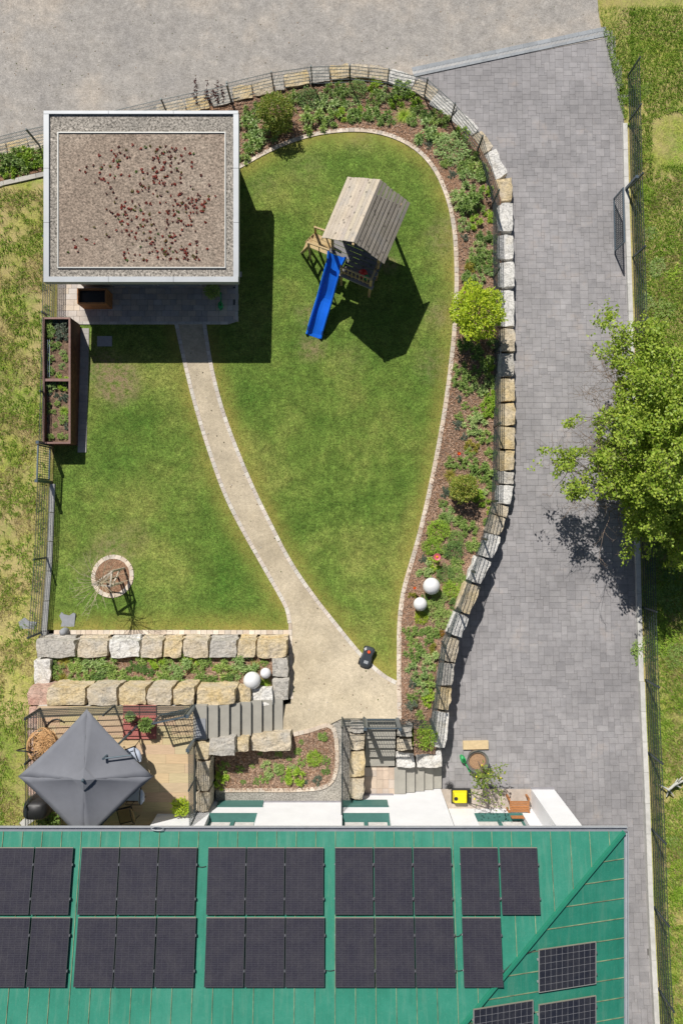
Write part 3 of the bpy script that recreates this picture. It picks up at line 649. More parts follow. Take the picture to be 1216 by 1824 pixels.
for i in range(NS):
    cx, cy = rs.choice(cl); x, y = cx+rs.gauss(0, 17), cy+rs.gauss(0, 17)
    if not (118 < x < 385 and 258 < y < 465): continue
    p = w(x, y, g_); rr = rs.uniform(.008, .045); k = rs.random(); c = (.28,.045,.03) if k < .5 else (.15,.05,.04) if k < .8 else (.15,.12,.03) if k < .92 else (.11,.17,.04)
    for j in range(int(6+rr*160)):
        a_, q_ = rs.uniform(0, 6.28), rr*math.sqrt(rs.random()); pp = p+Vector((math.cos(a_)*q_, math.sin(a_)*q_, rs.uniform(.015, .05))); s_ = rs.uniform(.012, .022)
        n_ = Vector((rs.gauss(0,.5), rs.gauss(0,.5), 1)).normalized(); u_ = n_.orthogonal().normalized()*s_; v_ = n_.cross(u_); m_ = rs.uniform(.7, 1.3)
        mb.face([pp-u_-v_, pp+u_-v_, pp+u_+v_, pp-u_+v_], tuple(t*m_ for t in c))
o = mb.build('sedum_tufts', M['leaf'], sh); o['kind'] = 'stuff'
mb = MB(); wf = 7.95
for (a, b, c, d) in ((X0+.45, X0+.6, wf, Y1-.3), (X1-.6, X1-.45, wf, Y1-.3), (X0+.6, X1-.6, Y1-.45, Y1-.3), (X0+.6, X0+1.5, wf, wf+.15), (X1-1.6, X1-.6, wf, wf+.15)): mb.box(((a+b)/2,(c+d)/2,(FZ-.6+RZ-.27)/2),(b-a,d-c,RZ-.27-FZ+.6))
mb.build('wall', M['greywood'], sh)
for a, b in ((X0+1.5, X0+3.0), (X0+3.05, X1-1.6)):
    mb = MB()
    for q, s_, hz, hh in (((a+b)/2, b-a, FZ+.05, .08), ((a+b)/2, b-a, RZ-.33, .1)): mb.box((q, wf+.07, hz), (s_, .08, hh))
    for q in (a+.04, b-.04): mb.box((q, wf+.07, (FZ+RZ-.27)/2), (.08, .078, RZ-.45-FZ))
    dd = mb.build('sliding_door', M['alu'], sh); mb = MB(); mb.box(((a+b)/2, wf+.08, (FZ+RZ-.27)/2), (b-a-.16, .02, RZ-.5-FZ)); mb.build('glass', M['glass'], dd)
# patio
pz = lambda X, Y: lwn(Y)+.02
pA, pB = on(88,470,L), on(413,573,L)
pp = [(-10.0, 8.6), (-10.0, pB.y), (pB.x+.2, pB.y), (pB.x+.2, 8.6)]
pavers('patio', pp, pz, -10.02, pB.x+.33, pB.y-.01, 8.7, .1, [(2,2),(3,2),(3,2),(2,2),(4,2)], [(.50,.43,.36),(.44,.39,.34),(.54,.46,.37),(.42,.38,.35),(.48,.44,.40)], M['paver'], 0, .008)
setts('kerb', [Vector((pB.x+.17, 8.6, 0)), Vector((pB.x+.17, pB.y-.05, 0)), Vector((-10.0, pB.y-.05, 0))], L, .1, (.28,.3), .025, ((.5,.47,.42),))
sheet('patio_base', [Vector((*q, 0)) for q in pp], pz, M['joint'], .8, dz=-.012)
# manhole & slabs
mb = MB(); p = on(187,608,L); mb.box((p.x,p.y,p.z+.01),(.52,.36,.04)); tag(mb.build('manhole_cover', M['slate']), 'rectangular grey cover lying in the shaded lawn below the shed', 'cover')
def slab(x, y, zf, pts, label):
    p = on(x, y, zf); mb = MB(); q = [(p.x+a, p.y+b) for a, b in pts]; mb.hexa([(a, b, p.z-.03) for a, b in q], [(a, b, p.z+.035) for a, b in q]); return tag(mb.build('slate_slab', M['slate']), label, 'slab', 'irregular slate slabs by the left fence')
slab(50,1113,L,[(-.22,-.2),(.2,-.22),(.3,.1),(.05,.12),(-.1,.25),(-.3,.1)],'grey slate slab in the field grass outside the left fence')
slab(121,1107,L,[(-.25,-.3),(.22,-.3),(.27,.25),(.2,.3),(.05,.2),(-.12,.24),(-.2,.32),(-.27,.2),(-.18,0)],'grey slate slab in the lawn corner beside the left fence')
mb = MB(); p = on(118,1124,L); mb.lathe(p, [(.12,0),(.14,.1),(.12,.3),(.06,.38)], 14); tag(mb.build('garden_tap', M['slate'], smooth=True), 'small grey rounded bollard at the bottom end of the slate slab', 'bollard')
# ---------------- raised beds ----------------
RB = .85+lwn(3)-.05; a = w(78,566,RB); b = w(126,790,RB); zg = lwn(4)-.1
r = empty('raised_bed', ((a.x+b.x)/2,(a.y+b.y)/2,zg), 'tall rusty steel raised bed in two soil filled compartments', 'raised bed')
ym = w(0,677,RB).y; t = .04
def wallbox(mb, x0, x1, y0, y1, z0_, z1): mb.box(((x0+x1)/2,(y0+y1)/2,(z0_+z1)/2),(x1-x0,y1-y0,z1-z0_))
mb = MB()
wallbox(mb, a.x, a.x+t, b.y, a.y, zg, RB); wallbox(mb, b.x-t, b.x, b.y, a.y, zg, RB); wallbox(mb, a.x+t, b.x-t, a.y-t, a.y, zg, RB); wallbox(mb, a.x+t, b.x-t, b.y, b.y+t, zg, RB); wallbox(mb, a.x+t, b.x-t, ym-t/2-.01, ym+t/2+.01, zg, RB)
mb.build('steel_wall', M['corten'], r)
mb = MB(); e = .002
for (x0_, x1_, y0_, y1_) in ((a.x-.02, b.x+.01, a.y-.05, a.y+.01), (a.x-.02, b.x+.01, b.y-.01, b.y+.05), (a.x-.02, a.x+.045, b.y+.05, a.y-.05), (b.x-.055, b.x+.01, b.y+.05, a.y-.05), (a.x+.045, b.x-.055, ym-.045, ym+.045)): wallbox(mb, x0_, x1_, y0_, y1_, RB+.002, RB+.03)
mb.build('rim', simple('rim_steel', (.22,.13,.11), .6, .3, var=.2), r)
szz = RB-.22
for y0_, y1_ in ((ym+.03, a.y-t), (b.y+t, ym-.03)):
    mb = MB(); n = 14; gx = np.linspace(a.x+t, b.x-t, 8); gy = np.linspace(y0_, y1_, n*2)
    for yy in gy:
        for xx in gx: mb.v.append((xx, yy, szz+noise.noise(Vector((xx*4, yy*4, 0)))*.06))
    for j in range(len(gy)-1):
        for i in range(7): k = j*8+i; mb.f.append((k,k+1,k+9,k+8)); mb.c.append((1,1,1)); mb.m.append(0)
    mb.build('soil', M['soil'], r, smooth=True)
bedA, bedB, bedYM = a, b, ym
pavers('kerb', [(b.x-.1, b.y-.3),(b.x+.45, b.y-.3),(b.x+.45, a.y-.15),(b.x-.1,a.y-.15)], L, b.x, b.x+.31, b.y-.25, a.y-.2, .1, [(3,2)], [(.34,.32,.30),(.38,.36,.33)], M['paver'], .03)
mb = MB(); p0 = w(84,605,szz+.1); p1 = w(84,672,szz+.1)
for k in (-.03, .03, .09): mb.beam(p0+Vector((k,0,0)), p1+Vector((k,0,0)), .012, .012, c=(.7,.9,.95))
tag(mb.build('plant_ladder', M['alu']), 'pale plant support rods lying in the upper raised bed compartment', 'plant support')
# ---------------- plants ----------------
def ell(rs, c0, c1): t = rs.random(); return tuple(a+(b-a)*t for a, b in zip(c0, c1))
def leafquad(mb, p, d, up, l, wd_, c, fold=.25):
    s = d.cross(up)
    if s.length < 1e-3: s = Vector((1,0,0))
    s.normalize(); m_ = p+d*l*.5; t = p+d*l-up*l*fold
    mb.face([p, m_+s*wd_/2, t, m_-s*wd_/2], c)
def perennial(seed, c0, c1, nst=16, ll=.14, lw=.035, nl=9, hh=.5):
    rs = random.Random(seed); mb = MB()
    for i in range(nst):
        a, q = rs.uniform(0, 6.28), math.sqrt(rs.random())*.8; cx, cy = math.cos(a)*q, math.sin(a)*q; h = hh*(1-q*q*.7)*rs.uniform(.75, 1.1)
        mb.beam((cx*.6, cy*.6, 0), (cx, cy, h), .012, .012, c=tuple(u*.6 for u in c0))
        for lay in range(3):
            for k in range(nl):
                t = k/nl*6.28+rs.uniform(-.3, .3)+lay*.4; el = [.25, .6, 1.1][lay]+rs.uniform(-.2, .2)
                d = Vector((math.cos(t)*math.cos(el), math.sin(t)*math.cos(el), math.sin(el))); L_ = ll*2.7*rs.uniform(.7, 1.15)*[1,.85,.6][lay]
                c = ell(rs, c0, c1); leafquad(mb, Vector((cx, cy, h*(.72+.13*lay))), d, Vector((0,0,1)), L_, lw*1.9*rs.uniform(.8, 1.2), c)
    return mb
def bushy(seed, c0, c1, n=900, ls=.09, shape=(1,1,.8), gaps=.25):
    rs = random.Random(seed); mb = MB(); off = Vector((rs.uniform(0, 99),)*3)
    k = 0
    while k < n:
        v = Vector((rs.gauss(0,1), rs.gauss(0,1), rs.gauss(0,1))).normalized()
        bulge = 1+.5*noise.noise(v*2.2+off); q = bulge*(rs.random()**.22)
        p = Vector((v.x*q*shape[0], v.y*q*shape[1], shape[2]*(1+v.z*q)))
        if noise.noise(p*3.5+off) < -gaps: k += .3; continue
        d = (v+Vector((rs.gauss(0,.6), rs.gauss(0,.6), rs.gauss(.2,.6)))).normalized(); leafquad(mb, p, d, Vector((rs.gauss(0,.7), rs.gauss(0,.7), 1)), ls*rs.uniform(1.2, 2.3), ls*rs.uniform(.7, 1.1), ell(rs, c0, c1), .2); k += 1
    return mb
def tuft(seed, c0, c1, n=220, ll=1.0):
    rs = random.Random(seed); mb = MB()
    for i in range(n):
        t = rs.uniform(0, 6.28); e = rs.uniform(.45, 1.45); L_ = ll*rs.uniform(.7, 1.15); r0 = rs.uniform(0, .12); wd_ = .02
        p = Vector((math.cos(t)*r0, math.sin(t)*r0, 0)); c = ell(rs, c0, c1); s = Vector((-math.sin(t), math.cos(t), 0))*wd_
        for k in range(3):
            d = Vector((math.cos(t)*math.cos(e), math.sin(t)*math.cos(e), math.sin(e))); q = p+d*L_/3; w1 = 1-.33*k; w2 = 1-.33*(k+1)+.02
            mb.face([p-s*w1, p+s*w1, q+s*w2, q-s*w2], tuple(u*(.8+.2*k) for u in c)); p = q; e -= .55
    return mb
G = {'mid': ((.17,.29,.06),(.44,.58,.18)), 'dark': ((.10,.20,.05),(.27,.40,.12)), 'light': ((.24,.38,.11),(.52,.65,.28)), 'bright': ((.20,.36,.03),(.48,.66,.09)), 'gold': ((.20,.24,.03),(.46,.40,.08)), 'blue': ((.10,.14,.10),(.22,.27,.2)), 'lime': ((.24,.38,.015),(.55,.66,.05)), 'orange': ((.35,.16,.03),(.4,.25,.05))}
G['olive'] = ((.17,.29,.04),(.48,.46,.10))
PROTO = {}
def proto(kind, col):
    k = (kind, col)
    if k not in PROTO:
        PROTO[k] = []
        for v in range(3):
            s = hash(col) % 97 if False else sum(map(ord, col))+v*13
            if kind == 'p': mb = perennial(s, *G[col], nst=12+v, ll=.15, lw=.042)
            elif kind == 'b': mb = bushy(s, *G[col], n=1500, ls=.085)
            elif kind == 's': mb = bushy(s, *G[col], n=3200, ls=.045, shape=(1,1,.75), gaps=.2)
            else: mb = tuft(s, *G[col])
            me_o = mb.build('x', M['leaf'], org=(0,0,0)); PROTO[k].append(me_o.data); bpy.data.objects.remove(me_o)
    return random.choice(PROTO[k])
LOOK = {'mid':'mid-green','dark':'dark green','light':'light green','bright':'bright green','gold':'golden bronze','blue':'grey-green','lime':'yellow-green','orange':'orange tinged'}
KN = {'p':('perennial_plant','leafy perennial','plant'), 'b':('shrub','bush','shrub'), 's':('shrub','fine shrub','shrub'), 'g':('ornamental_grass','grass tuft','grass plant')}
used = {}
def plant(x, y, rpx, col, kind, zf, where, group, hf=.75, dz=-.02, label=None):
    p = on(x, y, zf, dz); R_ = rpx*(CAMZ-p.z)/F
    # correct for height: the crown leans outward in the view
    hh = R_*hf; p = w(x, y, p.z+hh*.5); p.z = on(x, y, zf, dz).z
    nm, desc, cat = KN[kind]; o = bpy.data.objects.new(nm, proto(kind, col)); COL.objects.link(o)
    o.location = p; o.rotation_euler = (0, 0, random.uniform(0, 6.28)); s = R_*(1.55 if kind == 'p' else 1.15); o.scale = (s*random.uniform(.95,1.08), s, R_*hf/(.5 if kind == 'p' else 1.5 if kind in 'bs' else .9)*1.0)
    size = 'tiny' if rpx < 6.5 else 'small' if rpx < 9.5 else 'medium' if rpx < 14.5 else 'large'
    key = (size, col, kind, where); used[key] = used.get(key, 0)+1
    if label is None: o['_k'] = str(key); o['_n'] = used[key]; PL.append((o, key, used[key], desc))
    return tag(o, label or 'x', cat, group)
PL = []
def where_main(x, y):
    if x < 500: return 'in the bed beside the shed'
    if y < 225 and x < 620: return 'in the top bed, left part'
    if y < 230: return 'in the top bed, right part'
    if y < 330: return 'where the bed curves to the drive'
    if y < 420: return 'in the bed beside the playhouse'
    if y < 510: return 'just above the round lime tree'
    if y < 665: return 'shaded by the round lime tree'
    if y < 735: return 'in the bed below the lime tree'
    if y < 830: return 'in the bed above the bronze bush'
    if y < 935: return 'around the bronze bush'
    if y < 1030: return 'around the pink dish flower'
    if y < 1115: return 'around the white globes'
    if y < 1200: return 'in the bed below the white globes'
    return 'in the bed by the stair gate'
main = '''453,199,14,mid 437,223,16,mid 471,233,20,light 453,260,15,mid 435,278,12,mid 446,263,7,gold,g 526,176,12,mid 550,177,18,dark,b 555,216,20,mid 589,212,14,mid 581,189,17,light 610,206,11,bright 589,162,10,mid 607,158,11,mid 605,174,13,mid 637,159,15,mid,b 627,190,12,light 628,207,12,mid 640,201,9,bright 663,203,13,mid 668,152,12,bright 669,176,12,mid 690,171,13,light 687,211,13,mid 602,143,7,dark
717,161,15,mid 704,183,11,bright 736,177,11,bright 720,205,18,bright,g 733,218,9,mid 745,200,12,mid 761,208,10,dark 781,212,14,mid 755,236,18,light 779,246,12,mid 806,264,25,light,b 821,238,11,bright 763,258,6,blue 796,291,9,mid 804,311,6,blue 822,299,11,mid 838,279,11,mid 848,299,14,mid 838,319,16,light 858,315,11,mid 865,339,10,bright 818,355,14,light 836,360,16,mid 850,347,11,mid 848,370,11,mid 826,374,11,mid 873,386,9,bright
826,401,10,light 844,398,11,bright 826,422,6,blue 862,424,12,dark 877,426,8,mid 850,442,11,light 852,456,12,mid 872,456,9,mid 839,465,9,mid 854,474,11,mid 872,474,9,mid 836,479,9,gold 867,487,9,light 832,500,12,mid 852,498,10,light
826,617,12,dark 852,630,12,dark 880,613,10,mid 867,643,10,mid 822,658,11,mid 857,656,11,mid 873,651,9,bright 819,681,11,mid 836,675,11,mid 831,694,9,mid 855,689,13,light 872,680,11,mid 873,703,9,bright 818,711,5,blue 828,724,6,mid 844,730,6,mid 873,724,14,bright 862,739,9,bright 817,743,7,mid 814,757,7,blue 844,755,15,light 861,780,11,mid 877,780,6,mid 826,777,6,blue 840,795,10,gold 837,808,8,mid 875,808,9,mid
803,826,10,mid 824,823,10,mid 849,838,17,mid 869,844,14,mid 875,865,8,mid 801,847,14,gold,g 855,890,13,bright 859,879,8,light 793,877,8,blue 788,897,7,mid 798,913,9,light 872,910,6,bright 790,926,11,mid 801,926,9,light 819,928,10,mid 832,941,13,mid 865,931,7,mid
781,945,17,bright,b 769,974,14,bright,b 811,959,13,mid,b 807,981,15,dark,b 844,974,12,mid 788,981,10,mid 753,996,6,blue 756,1015,13,light 773,1006,12,bright 792,1023,14,dark,b 811,1023,13,mid,b 811,1006,11,mid 803,1051,14,bright,b 822,1035,8,mid 735,1059,7,gold 781,1066,13,mid,b 769,1085,15,mid,b 760,1063,8,dark 750,1100,11,lime,b 790,1102,17,mid,b 768,1125,12,mid 809,1076,9,dark 731,1127,11,mid 750,1127,6,mid
734,1144,8,mid 762,1143,8,mid 769,1157,9,gold 739,1164,14,mid 768,1176,13,light 771,1189,6,mid 743,1199,15,light 733,1218,7,blue 762,1215,13,mid 748,1228,11,light 761,1243,12,bright 734,1245,10,mid 731,1258,9,blue 744,1274,9,mid 754,1312,21,bright,b 785,1131,6,orange'''
for t in main.split():
    q = t.split(','); x, y, r_ = map(float, q[:3]); plant(x, y, r_*.95, q[3], q[4] if len(q) > 4 else 'p', B, where_main(x, y), 'plants in the curved mulch bed')
rows = '''98,1178,9,dark 101,1197,12,mid 114,1178,14,gold,g 112,1210,13,gold,g 135,1171,10,mid 137,1190,11,mid 135,1210,10,mid 156,1210,14,mid 170,1185,17,light 174,1210,11,dark 195,1183,15,mid 211,1206,13,mid 225,1208,9,mid 234,1189,8,dark 246,1212,11,mid 252,1176,10,mid 280,1178,13,bright 250,1192,8,dark 287,1211,12,mid 296,1187,11,mid 294,1213,11,mid 326,1171,10,mid 344,1176,12,bright 326,1197,18,light 312,1213,11,mid 369,1178,9,mid 356,1190,12,mid 351,1212,9,mid 370,1213,12,dark 387,1192,6,bright 404,1194,15,mid 411,1213,11,dark 390,1215,9,mid 434,1187,18,light 454,1187,13,gold,g 471,1217,14,bright,g 471,1181,6,mid 265,1195,9,dark 200,1200,9,mid'''
for t in rows.split():
    q = t.split(','); x, y, r_ = map(float, q[:3]); plant(x, y, r_*.95, q[3], q[4] if len(q) > 4 else 'p', plz, 'in the block bed, left half' if x < 240 else 'in the block bed, right half', 'plants in the raised block bed')
hb = '''392,1391,12,bright 398,1367,8,mid 427,1369,6,mid 449,1364,4,mid 482,1369,11,light 500,1370,8,mid 472,1386,7,mid 523,1385,14,bright 520,1367,6,light 529,1338,6,mid 559,1351,12,bright,b 580,1355,6,mid 580,1373,6,dark 565,1391,7,blue 538,1358,6,mid 537,1321,4,mid 575,1314,7,mid 497,1341,6,mid 464,1342,4,mid 433,1392,4,mid 457,1392,5,mid 504,1388,5,mid 515,1352,4,mid 544,1392,4,blue'''
for t in hb.split():
    q = t.split(','); x, y, r_ = map(float, q[:3]); plant(x, y, r_, q[3], q[4] if len(q) > 4 else 'p', gz, 'in the bed by the house', 'plants in the mulch bed by the house')
zs = lambda X, Y: szz+.02
for x, y, r_, c, k in [(87,575,9,'mid','p'),(104,577,8,'blue','p'),(117,577,8,'blue','p'),(92,592,8,'mid','p'),(110,598,8,'blue','p'),(91,615,6,'mid','p'),(89,637,6,'mid','p'),(91,659,6,'mid','p'),(102,614,5,'mid','p'),(112,628,4,'light','p'),(118,637,5,'mid','p'),(111,652,4,'light','p'),(104,668,4,'mid','p'),(88,686,8,'light','p'),(112,683,9,'bright','p'),(86,702,4,'blue','p'),(100,704,3.5,'blue','p'),(112,708,5,'blue','p'),(118,709,4,'blue','p'),(87,721,4,'mid','p'),(103,719,4,'mid','p'),(114,732,10,'bright','g'),(113,748,6,'mid','p'),(96,733,3.5,'mid','p'),(86,733,3.5,'mid','p'),(84,748,3.5,'blue','p'),(99,757,3.5,'mid','p'),(118,759,4,'blue','p'),(109,778,5,'mid','p'),(89,777,5,'mid','p'),(121,779,4,'mid','p')]:
    plant(x, y, r_*1.1, c, k, zs, 'in the rusty bed, upper half' if y < 677 else 'in the rusty bed, lower half', 'young vegetables in the rusty raised bed')
for x, y, r_, c in [(8,292,16,'mid'),(30,286,16,'mid'),(52,282,16,'bright'),(70,278,14,'mid'),(18,305,12,'bright'),(44,298,12,'mid'),(75,292,10,'bright')]:
    plant(x, y, r_, c, 'p', L, 'left of the shed roof', 'plants left of the shed')
# finish plant labels: count same-looking ones in reading order
tot = {}
for o, k, n_, d in PL: tot[k] = max(tot.get(k, 0), n_)
ordx = lambda n_: ordn[n_] if n_ < len(ordn) else f'{n_}th'
for o, k, n_, d in PL:
    size, col, kind, where = k
    o['label'] = f'{size} {LOOK[col]} {d} {where}' + ('' if tot[k] == 1 else f', {ordx(n_)} from the top' if 'block bed' not in where else f', {ordx(n_)} from left')
    for q in ('_k', '_n'):
        if q in o: del o[q]
# tall bushes with stems
def smalltree(name, label, cat, x, y, rpx, h, zf, col, n, ls, trunk=.03, th=.35, shape=1.0):
    p = on(x, y, zf); pc = w(x, y, p.z+h*.7); R_ = rpx*(CAMZ-p.z-h*.6)/F
    r = empty(name, (pc.x, pc.y, p.z), label, cat); mb = MB(); rs = random.Random(int(x*7+y))
    mb.tube([(pc.x, pc.y, p.z-.05), (pc.x+.02, pc.y, p.z+h*th), (pc.x, pc.y+.02, p.z+h*.75)], [trunk, trunk*.8, trunk*.3], 7)
    for i in range(7):
        t = i*.9; q = R_*.75; mb.tube([(pc.x, pc.y, p.z+h*(th-.02+.03*i)), (pc.x+math.cos(t)*q*.5, pc.y+math.sin(t)*q*.5, p.z+h*(th+.25)), (pc.x+math.cos(t)*q, pc.y+math.sin(t)*q, p.z+h*(th+.4))], [trunk*.5, trunk*.35, trunk*.12], 5)
    mb.build('trunk', M['bark'], r)
    b_ = bushy(int(x+y), *G[col], n=n, ls=ls/R_, shape=(1,1,1), gaps=.22); zc = p.z+h*(1+th)/2; hz = h*(1-th)/2*shape
    b_.v = [(pc.x+v[0]*R_*.93, pc.y+v[1]*R_*.93, zc+(v[2]-1)*hz*.95) for v in b_.v]
    b_.build('crown', M['leaf'], r); return r
smalltree('round_tree', 'round clipped yellow-green tree standing in the mulch bed beside the drive wall', 'tree', 850, 556, 47, 2.2, B, 'lime', 5200, .062, .04, .42)
smalltree('bronze_bush', 'tall bronze-tinged green bush at the top left of the curved bed', 'bush', 491, 196, 33, 1.5, B, 'olive', 4200, .05, .02, .12)
smalltree('bronze_bush', 'loose bronze-tinged green bush in the bed above the pink disc flower', 'bush', 828, 870, 26, 1.1, B, 'olive', 3200, .045, .02, .12)
# red leaved plant behind the shed
r = MB(); rs = random.Random(5)
for i in range(9):
    p0 = on(352+i*6, 196, L); t = p0+Vector((rs.uniform(-.25,.35), rs.uniform(.05,.6), rs.uniform(.6,1.3))); r.tube([p0, (p0+t)/2+Vector((.03,0,.1)), t], [.008,.006,.003], 4, c=(.1,.04,.03))
    for k in range(34):
        q = p0.lerp(t, rs.uniform(.35, 1)); d = Vector((rs.gauss(0,1), rs.gauss(0,1), rs.gauss(.2,.5))).normalized(); leafquad(r, q, d, Vector((0,0,1)), rs.uniform(.06,.12), .035, ell(rs, (.06,.015,.02), (.14,.05,.05)))
tag(r.build('red_shrub', M['leaf']), 'dark red leaved shrub rising behind the top right of the shed roof', 'shrub')
# ---------------- big tree on the right ----------------
tb = Vector((13.4, 2.2, drv(2.2)+.3)); tr = empty('roadside_tree', tb, 'big leafy tree overhanging the right fence with branches reaching over the drive', 'tree')
mb = MB(); rs = random.Random(11); leafp = []
def limb(p0, p1, r0, r1, lev, dens):
    n = 6; pts = []
    for i in range(n+1):
        t = i/n; q = p0.lerp(p1, t)+Vector((rs.gauss(0,.04), rs.gauss(0,.04), .25*math.sin(t*3.1)*(p1-p0).length*.15))*(1 if 0 < i < n else 0); pts.append(q)
    mb.tube(pts, [r0+(r1-r0)*i/n for i in range(n+1)], 6 if lev < 2 else 4)
    L_ = (p1-p0).length
    if lev < 2:
        m_ = int(L_*(3.4 if lev == 0 else 4.2))
        for k in range(m_):
            t = rs.uniform(.22 if lev == 0 else .15, 1); i = min(n-1, int(t*n)); q = pts[i].lerp(pts[i+1], t*n-i); d = (p1-p0).normalized()
            sd = Vector((-d.y, d.x, 0))*rs.choice((-1, 1)); dd = (d*rs.uniform(.4, 1)+sd*rs.uniform(.4, 1.1)+Vector((0,0,rs.uniform(-.3,.45)))).normalized()
            limb(q, q+dd*L_*rs.uniform(.16, .32)*(1 if lev == 0 else 1.2), r1*1.1+.003, .003, lev+1, dens)
    for k in range(int(L_*dens*(1 if lev else .55))):
        t = rs.uniform(.3 if lev < 1 else .05, 1.03); q = p0.lerp(p1, t); leafp.append(q+Vector((rs.gauss(0,.05), rs.gauss(0,.05), rs.gauss(.03,.05))))
top = tb+Vector((0, 0, 3.0)); mb.tube([tb-Vector((0,0,.3)), tb+Vector((.05,.03,1.2)), top], [.24,.19,.12], 10)
tips = [(1072,628,2.6),(1100,625,2.7),(1150,640,2.9),(1030,742,2.2),(1062,740,2.6),(1085,678,2.9),(1008,842,2.0),(1018,862,2.1),(1075,888,2.2),(1082,912,2.2),(1045,800,2.6),(1110,760,3.6),(1170,650,3.2),(1130,690,4.2),(1150,740,4.6),(1120,830,3.8),(1140,880,3.5),(1130,900,2.6),(1165,950,2.4),(1175,905,3.6),(1200,965,2.4),(1190,860,4.4),(1170,800,5.0),(1180,660,4.8),(1225,720,5.0),(1220,780,5.6),(1260,690,5.0),(1240,900,4.4),(1260,980,3.0),(1300,690,5.0),(1330,720,5.6),(1320,850,5.2),(1310,960,3.8),(1400,700,4.8),(1400,820,4.8),(1390,920,3.8),(1060,835,2.8),(1090,860,3.0),(1110,930,2.3),(1100,790,3.2),(1215,830,5.0),(1145,820,4.4),(1210,925,3.6)]
for x, y, z in tips:
    p1 = w(x, y, z); s = tb+Vector((0,0,rs.uniform(1.2, 2.9))); limb(s, p1, .05, .008, 0, 20)
mb.build('trunk', M['bark'], tr, smooth=True)
def leafcloud(name, pts, size, c0, c1, parent, per=5, spread=.06, seed=1):
    g_ = np.random.default_rng(seed); P = np.repeat(np.array([tuple(p) for p in pts]), per, 0); n = len(P); P = P+g_.normal(0, spread, (n, 3))
    d = g_.normal(0, 1, (n, 3)); d[:, 2] = d[:, 2]*.5; d /= np.linalg.norm(d, axis=1)[:, None]
    u = g_.normal(0, .5, (n, 3)); u[:, 2] += 1; s = np.cross(d, u); s /= np.linalg.norm(s, axis=1)[:, None]
    l = size*g_.uniform(.7, 1.4, (n, 1)); V = np.stack([P, P+d*l*.5+s*l*.33, P+d*l, P+d*l*.5-s*l*.33], 1).reshape(-1, 3)
    off = np.array(tuple(parent.location)) if parent else np.zeros(3)
    me = bpy.data.meshes.new(name); me.vertices.add(n*4); me.vertices.foreach_set('co', (V-off).astype(np.float32).ravel()); me.loops.add(n*4); me.loops.foreach_set('vertex_index', np.arange(n*4, dtype=np.int32)); me.polygons.add(n); me.polygons.foreach_set('loop_start', np.arange(0, n*4, 4, dtype=np.int32)); me.update(calc_edges=True)
    me.materials.append(M['leaf']); a_ = me.attributes.new('Col', 'FLOAT_COLOR', 'FACE'); t = g_.random((n, 1)); C_ = np.array(c0)*(1-t)+np.array(c1)*t; a_.data.foreach_set('color', np.concatenate([C_, np.ones((n, 1))], 1).astype(np.float32).ravel())
    o = bpy.data.objects.new(name, me); COL.objects.link(o)
    if parent: o.parent = parent
    return o
def keepleaf(p):
    k = F/(CAMZ-p.z); x, y = 608+p.x*k, 912-p.y*k
    if x > 1128: return True
    if 655 < y < 728 and x < 1098: return False
    if 760 < y < 800 and x < 1062: return False
    if x < 1108 and y > 888: return False
    return noise.noise(p*1.9) > -.02-.5*max(0, (x-1085)/43)
leafp = [p for p in leafp if keepleaf(p)]
leafp = [leafp[i] for i in range(len(leafp))]
leafcloud('crown', leafp, .085, (.18,.31,.02), (.50,.60,.09), tr, 7 if len(leafp) < 14000 else 4, .055)
# ---------------- playhouse ----------------
ze, zr = 2.5, 3.3
TL, BL, BR, TR = w(618,316,ze), w(573,423,ze), w(685,471,ze), w(732,365,ze); RN, RS = w(677,316,zr), w(630,427,zr)
TL = (TL+BL+(RN-RS))/2 if False else BL+(RN-RS); TL.z = ze; TR = BR+(RN-RS); TR.z = ze
gzp = lwn(9); ax = (RN-RS).normalized(); sx = Vector((ax.y, -ax.x, 0)); cen = (TL+TR+BL+BR)/4; cen.z = 0
ph = empty('playhouse', (cen.x, cen.y, gzp), 'wooden playhouse on stilts with a pitched plank roof on the lawn', 'playhouse')
def PH(u, v, z): return Vector((cen.x, cen.y, 0))+sx*u+ax*v+Vector((0, 0, z))
HL = (RN-RS).length/2; HW = (BR-BL).length/2; zdk = 1.15
for side in (-1, 1):
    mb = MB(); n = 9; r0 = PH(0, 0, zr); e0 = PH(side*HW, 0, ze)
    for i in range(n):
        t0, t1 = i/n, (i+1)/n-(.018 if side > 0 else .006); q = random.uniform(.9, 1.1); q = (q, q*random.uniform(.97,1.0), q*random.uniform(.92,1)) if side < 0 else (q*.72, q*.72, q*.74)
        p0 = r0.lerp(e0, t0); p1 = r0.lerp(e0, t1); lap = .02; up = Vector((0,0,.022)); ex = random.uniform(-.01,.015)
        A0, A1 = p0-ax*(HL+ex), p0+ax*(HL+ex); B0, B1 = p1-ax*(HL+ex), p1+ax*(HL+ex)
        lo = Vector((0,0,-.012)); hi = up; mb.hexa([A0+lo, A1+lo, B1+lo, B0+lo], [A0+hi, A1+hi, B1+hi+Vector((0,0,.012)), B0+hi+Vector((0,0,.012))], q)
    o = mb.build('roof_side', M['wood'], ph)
mb = MB(); mb.beam(PH(0, -HL-.08, zr-.06), PH(0, HL+.02, zr-.06), .07, .09); mb.build('ridge_beam', M['woody'], ph)
pw, pf, pb = .82, -HL+.22, HL-.15
for u in (-pw, pw):
    for v in (pf, 0.1, pb):
        mb = MB(); mb.beam(PH(u, v, gzp-.1), PH(u, v, ze+.05), .09, .09, c=(.95,.9,.8)); mb.build('post', M['woody'], ph)
mb = MB(); n = 15
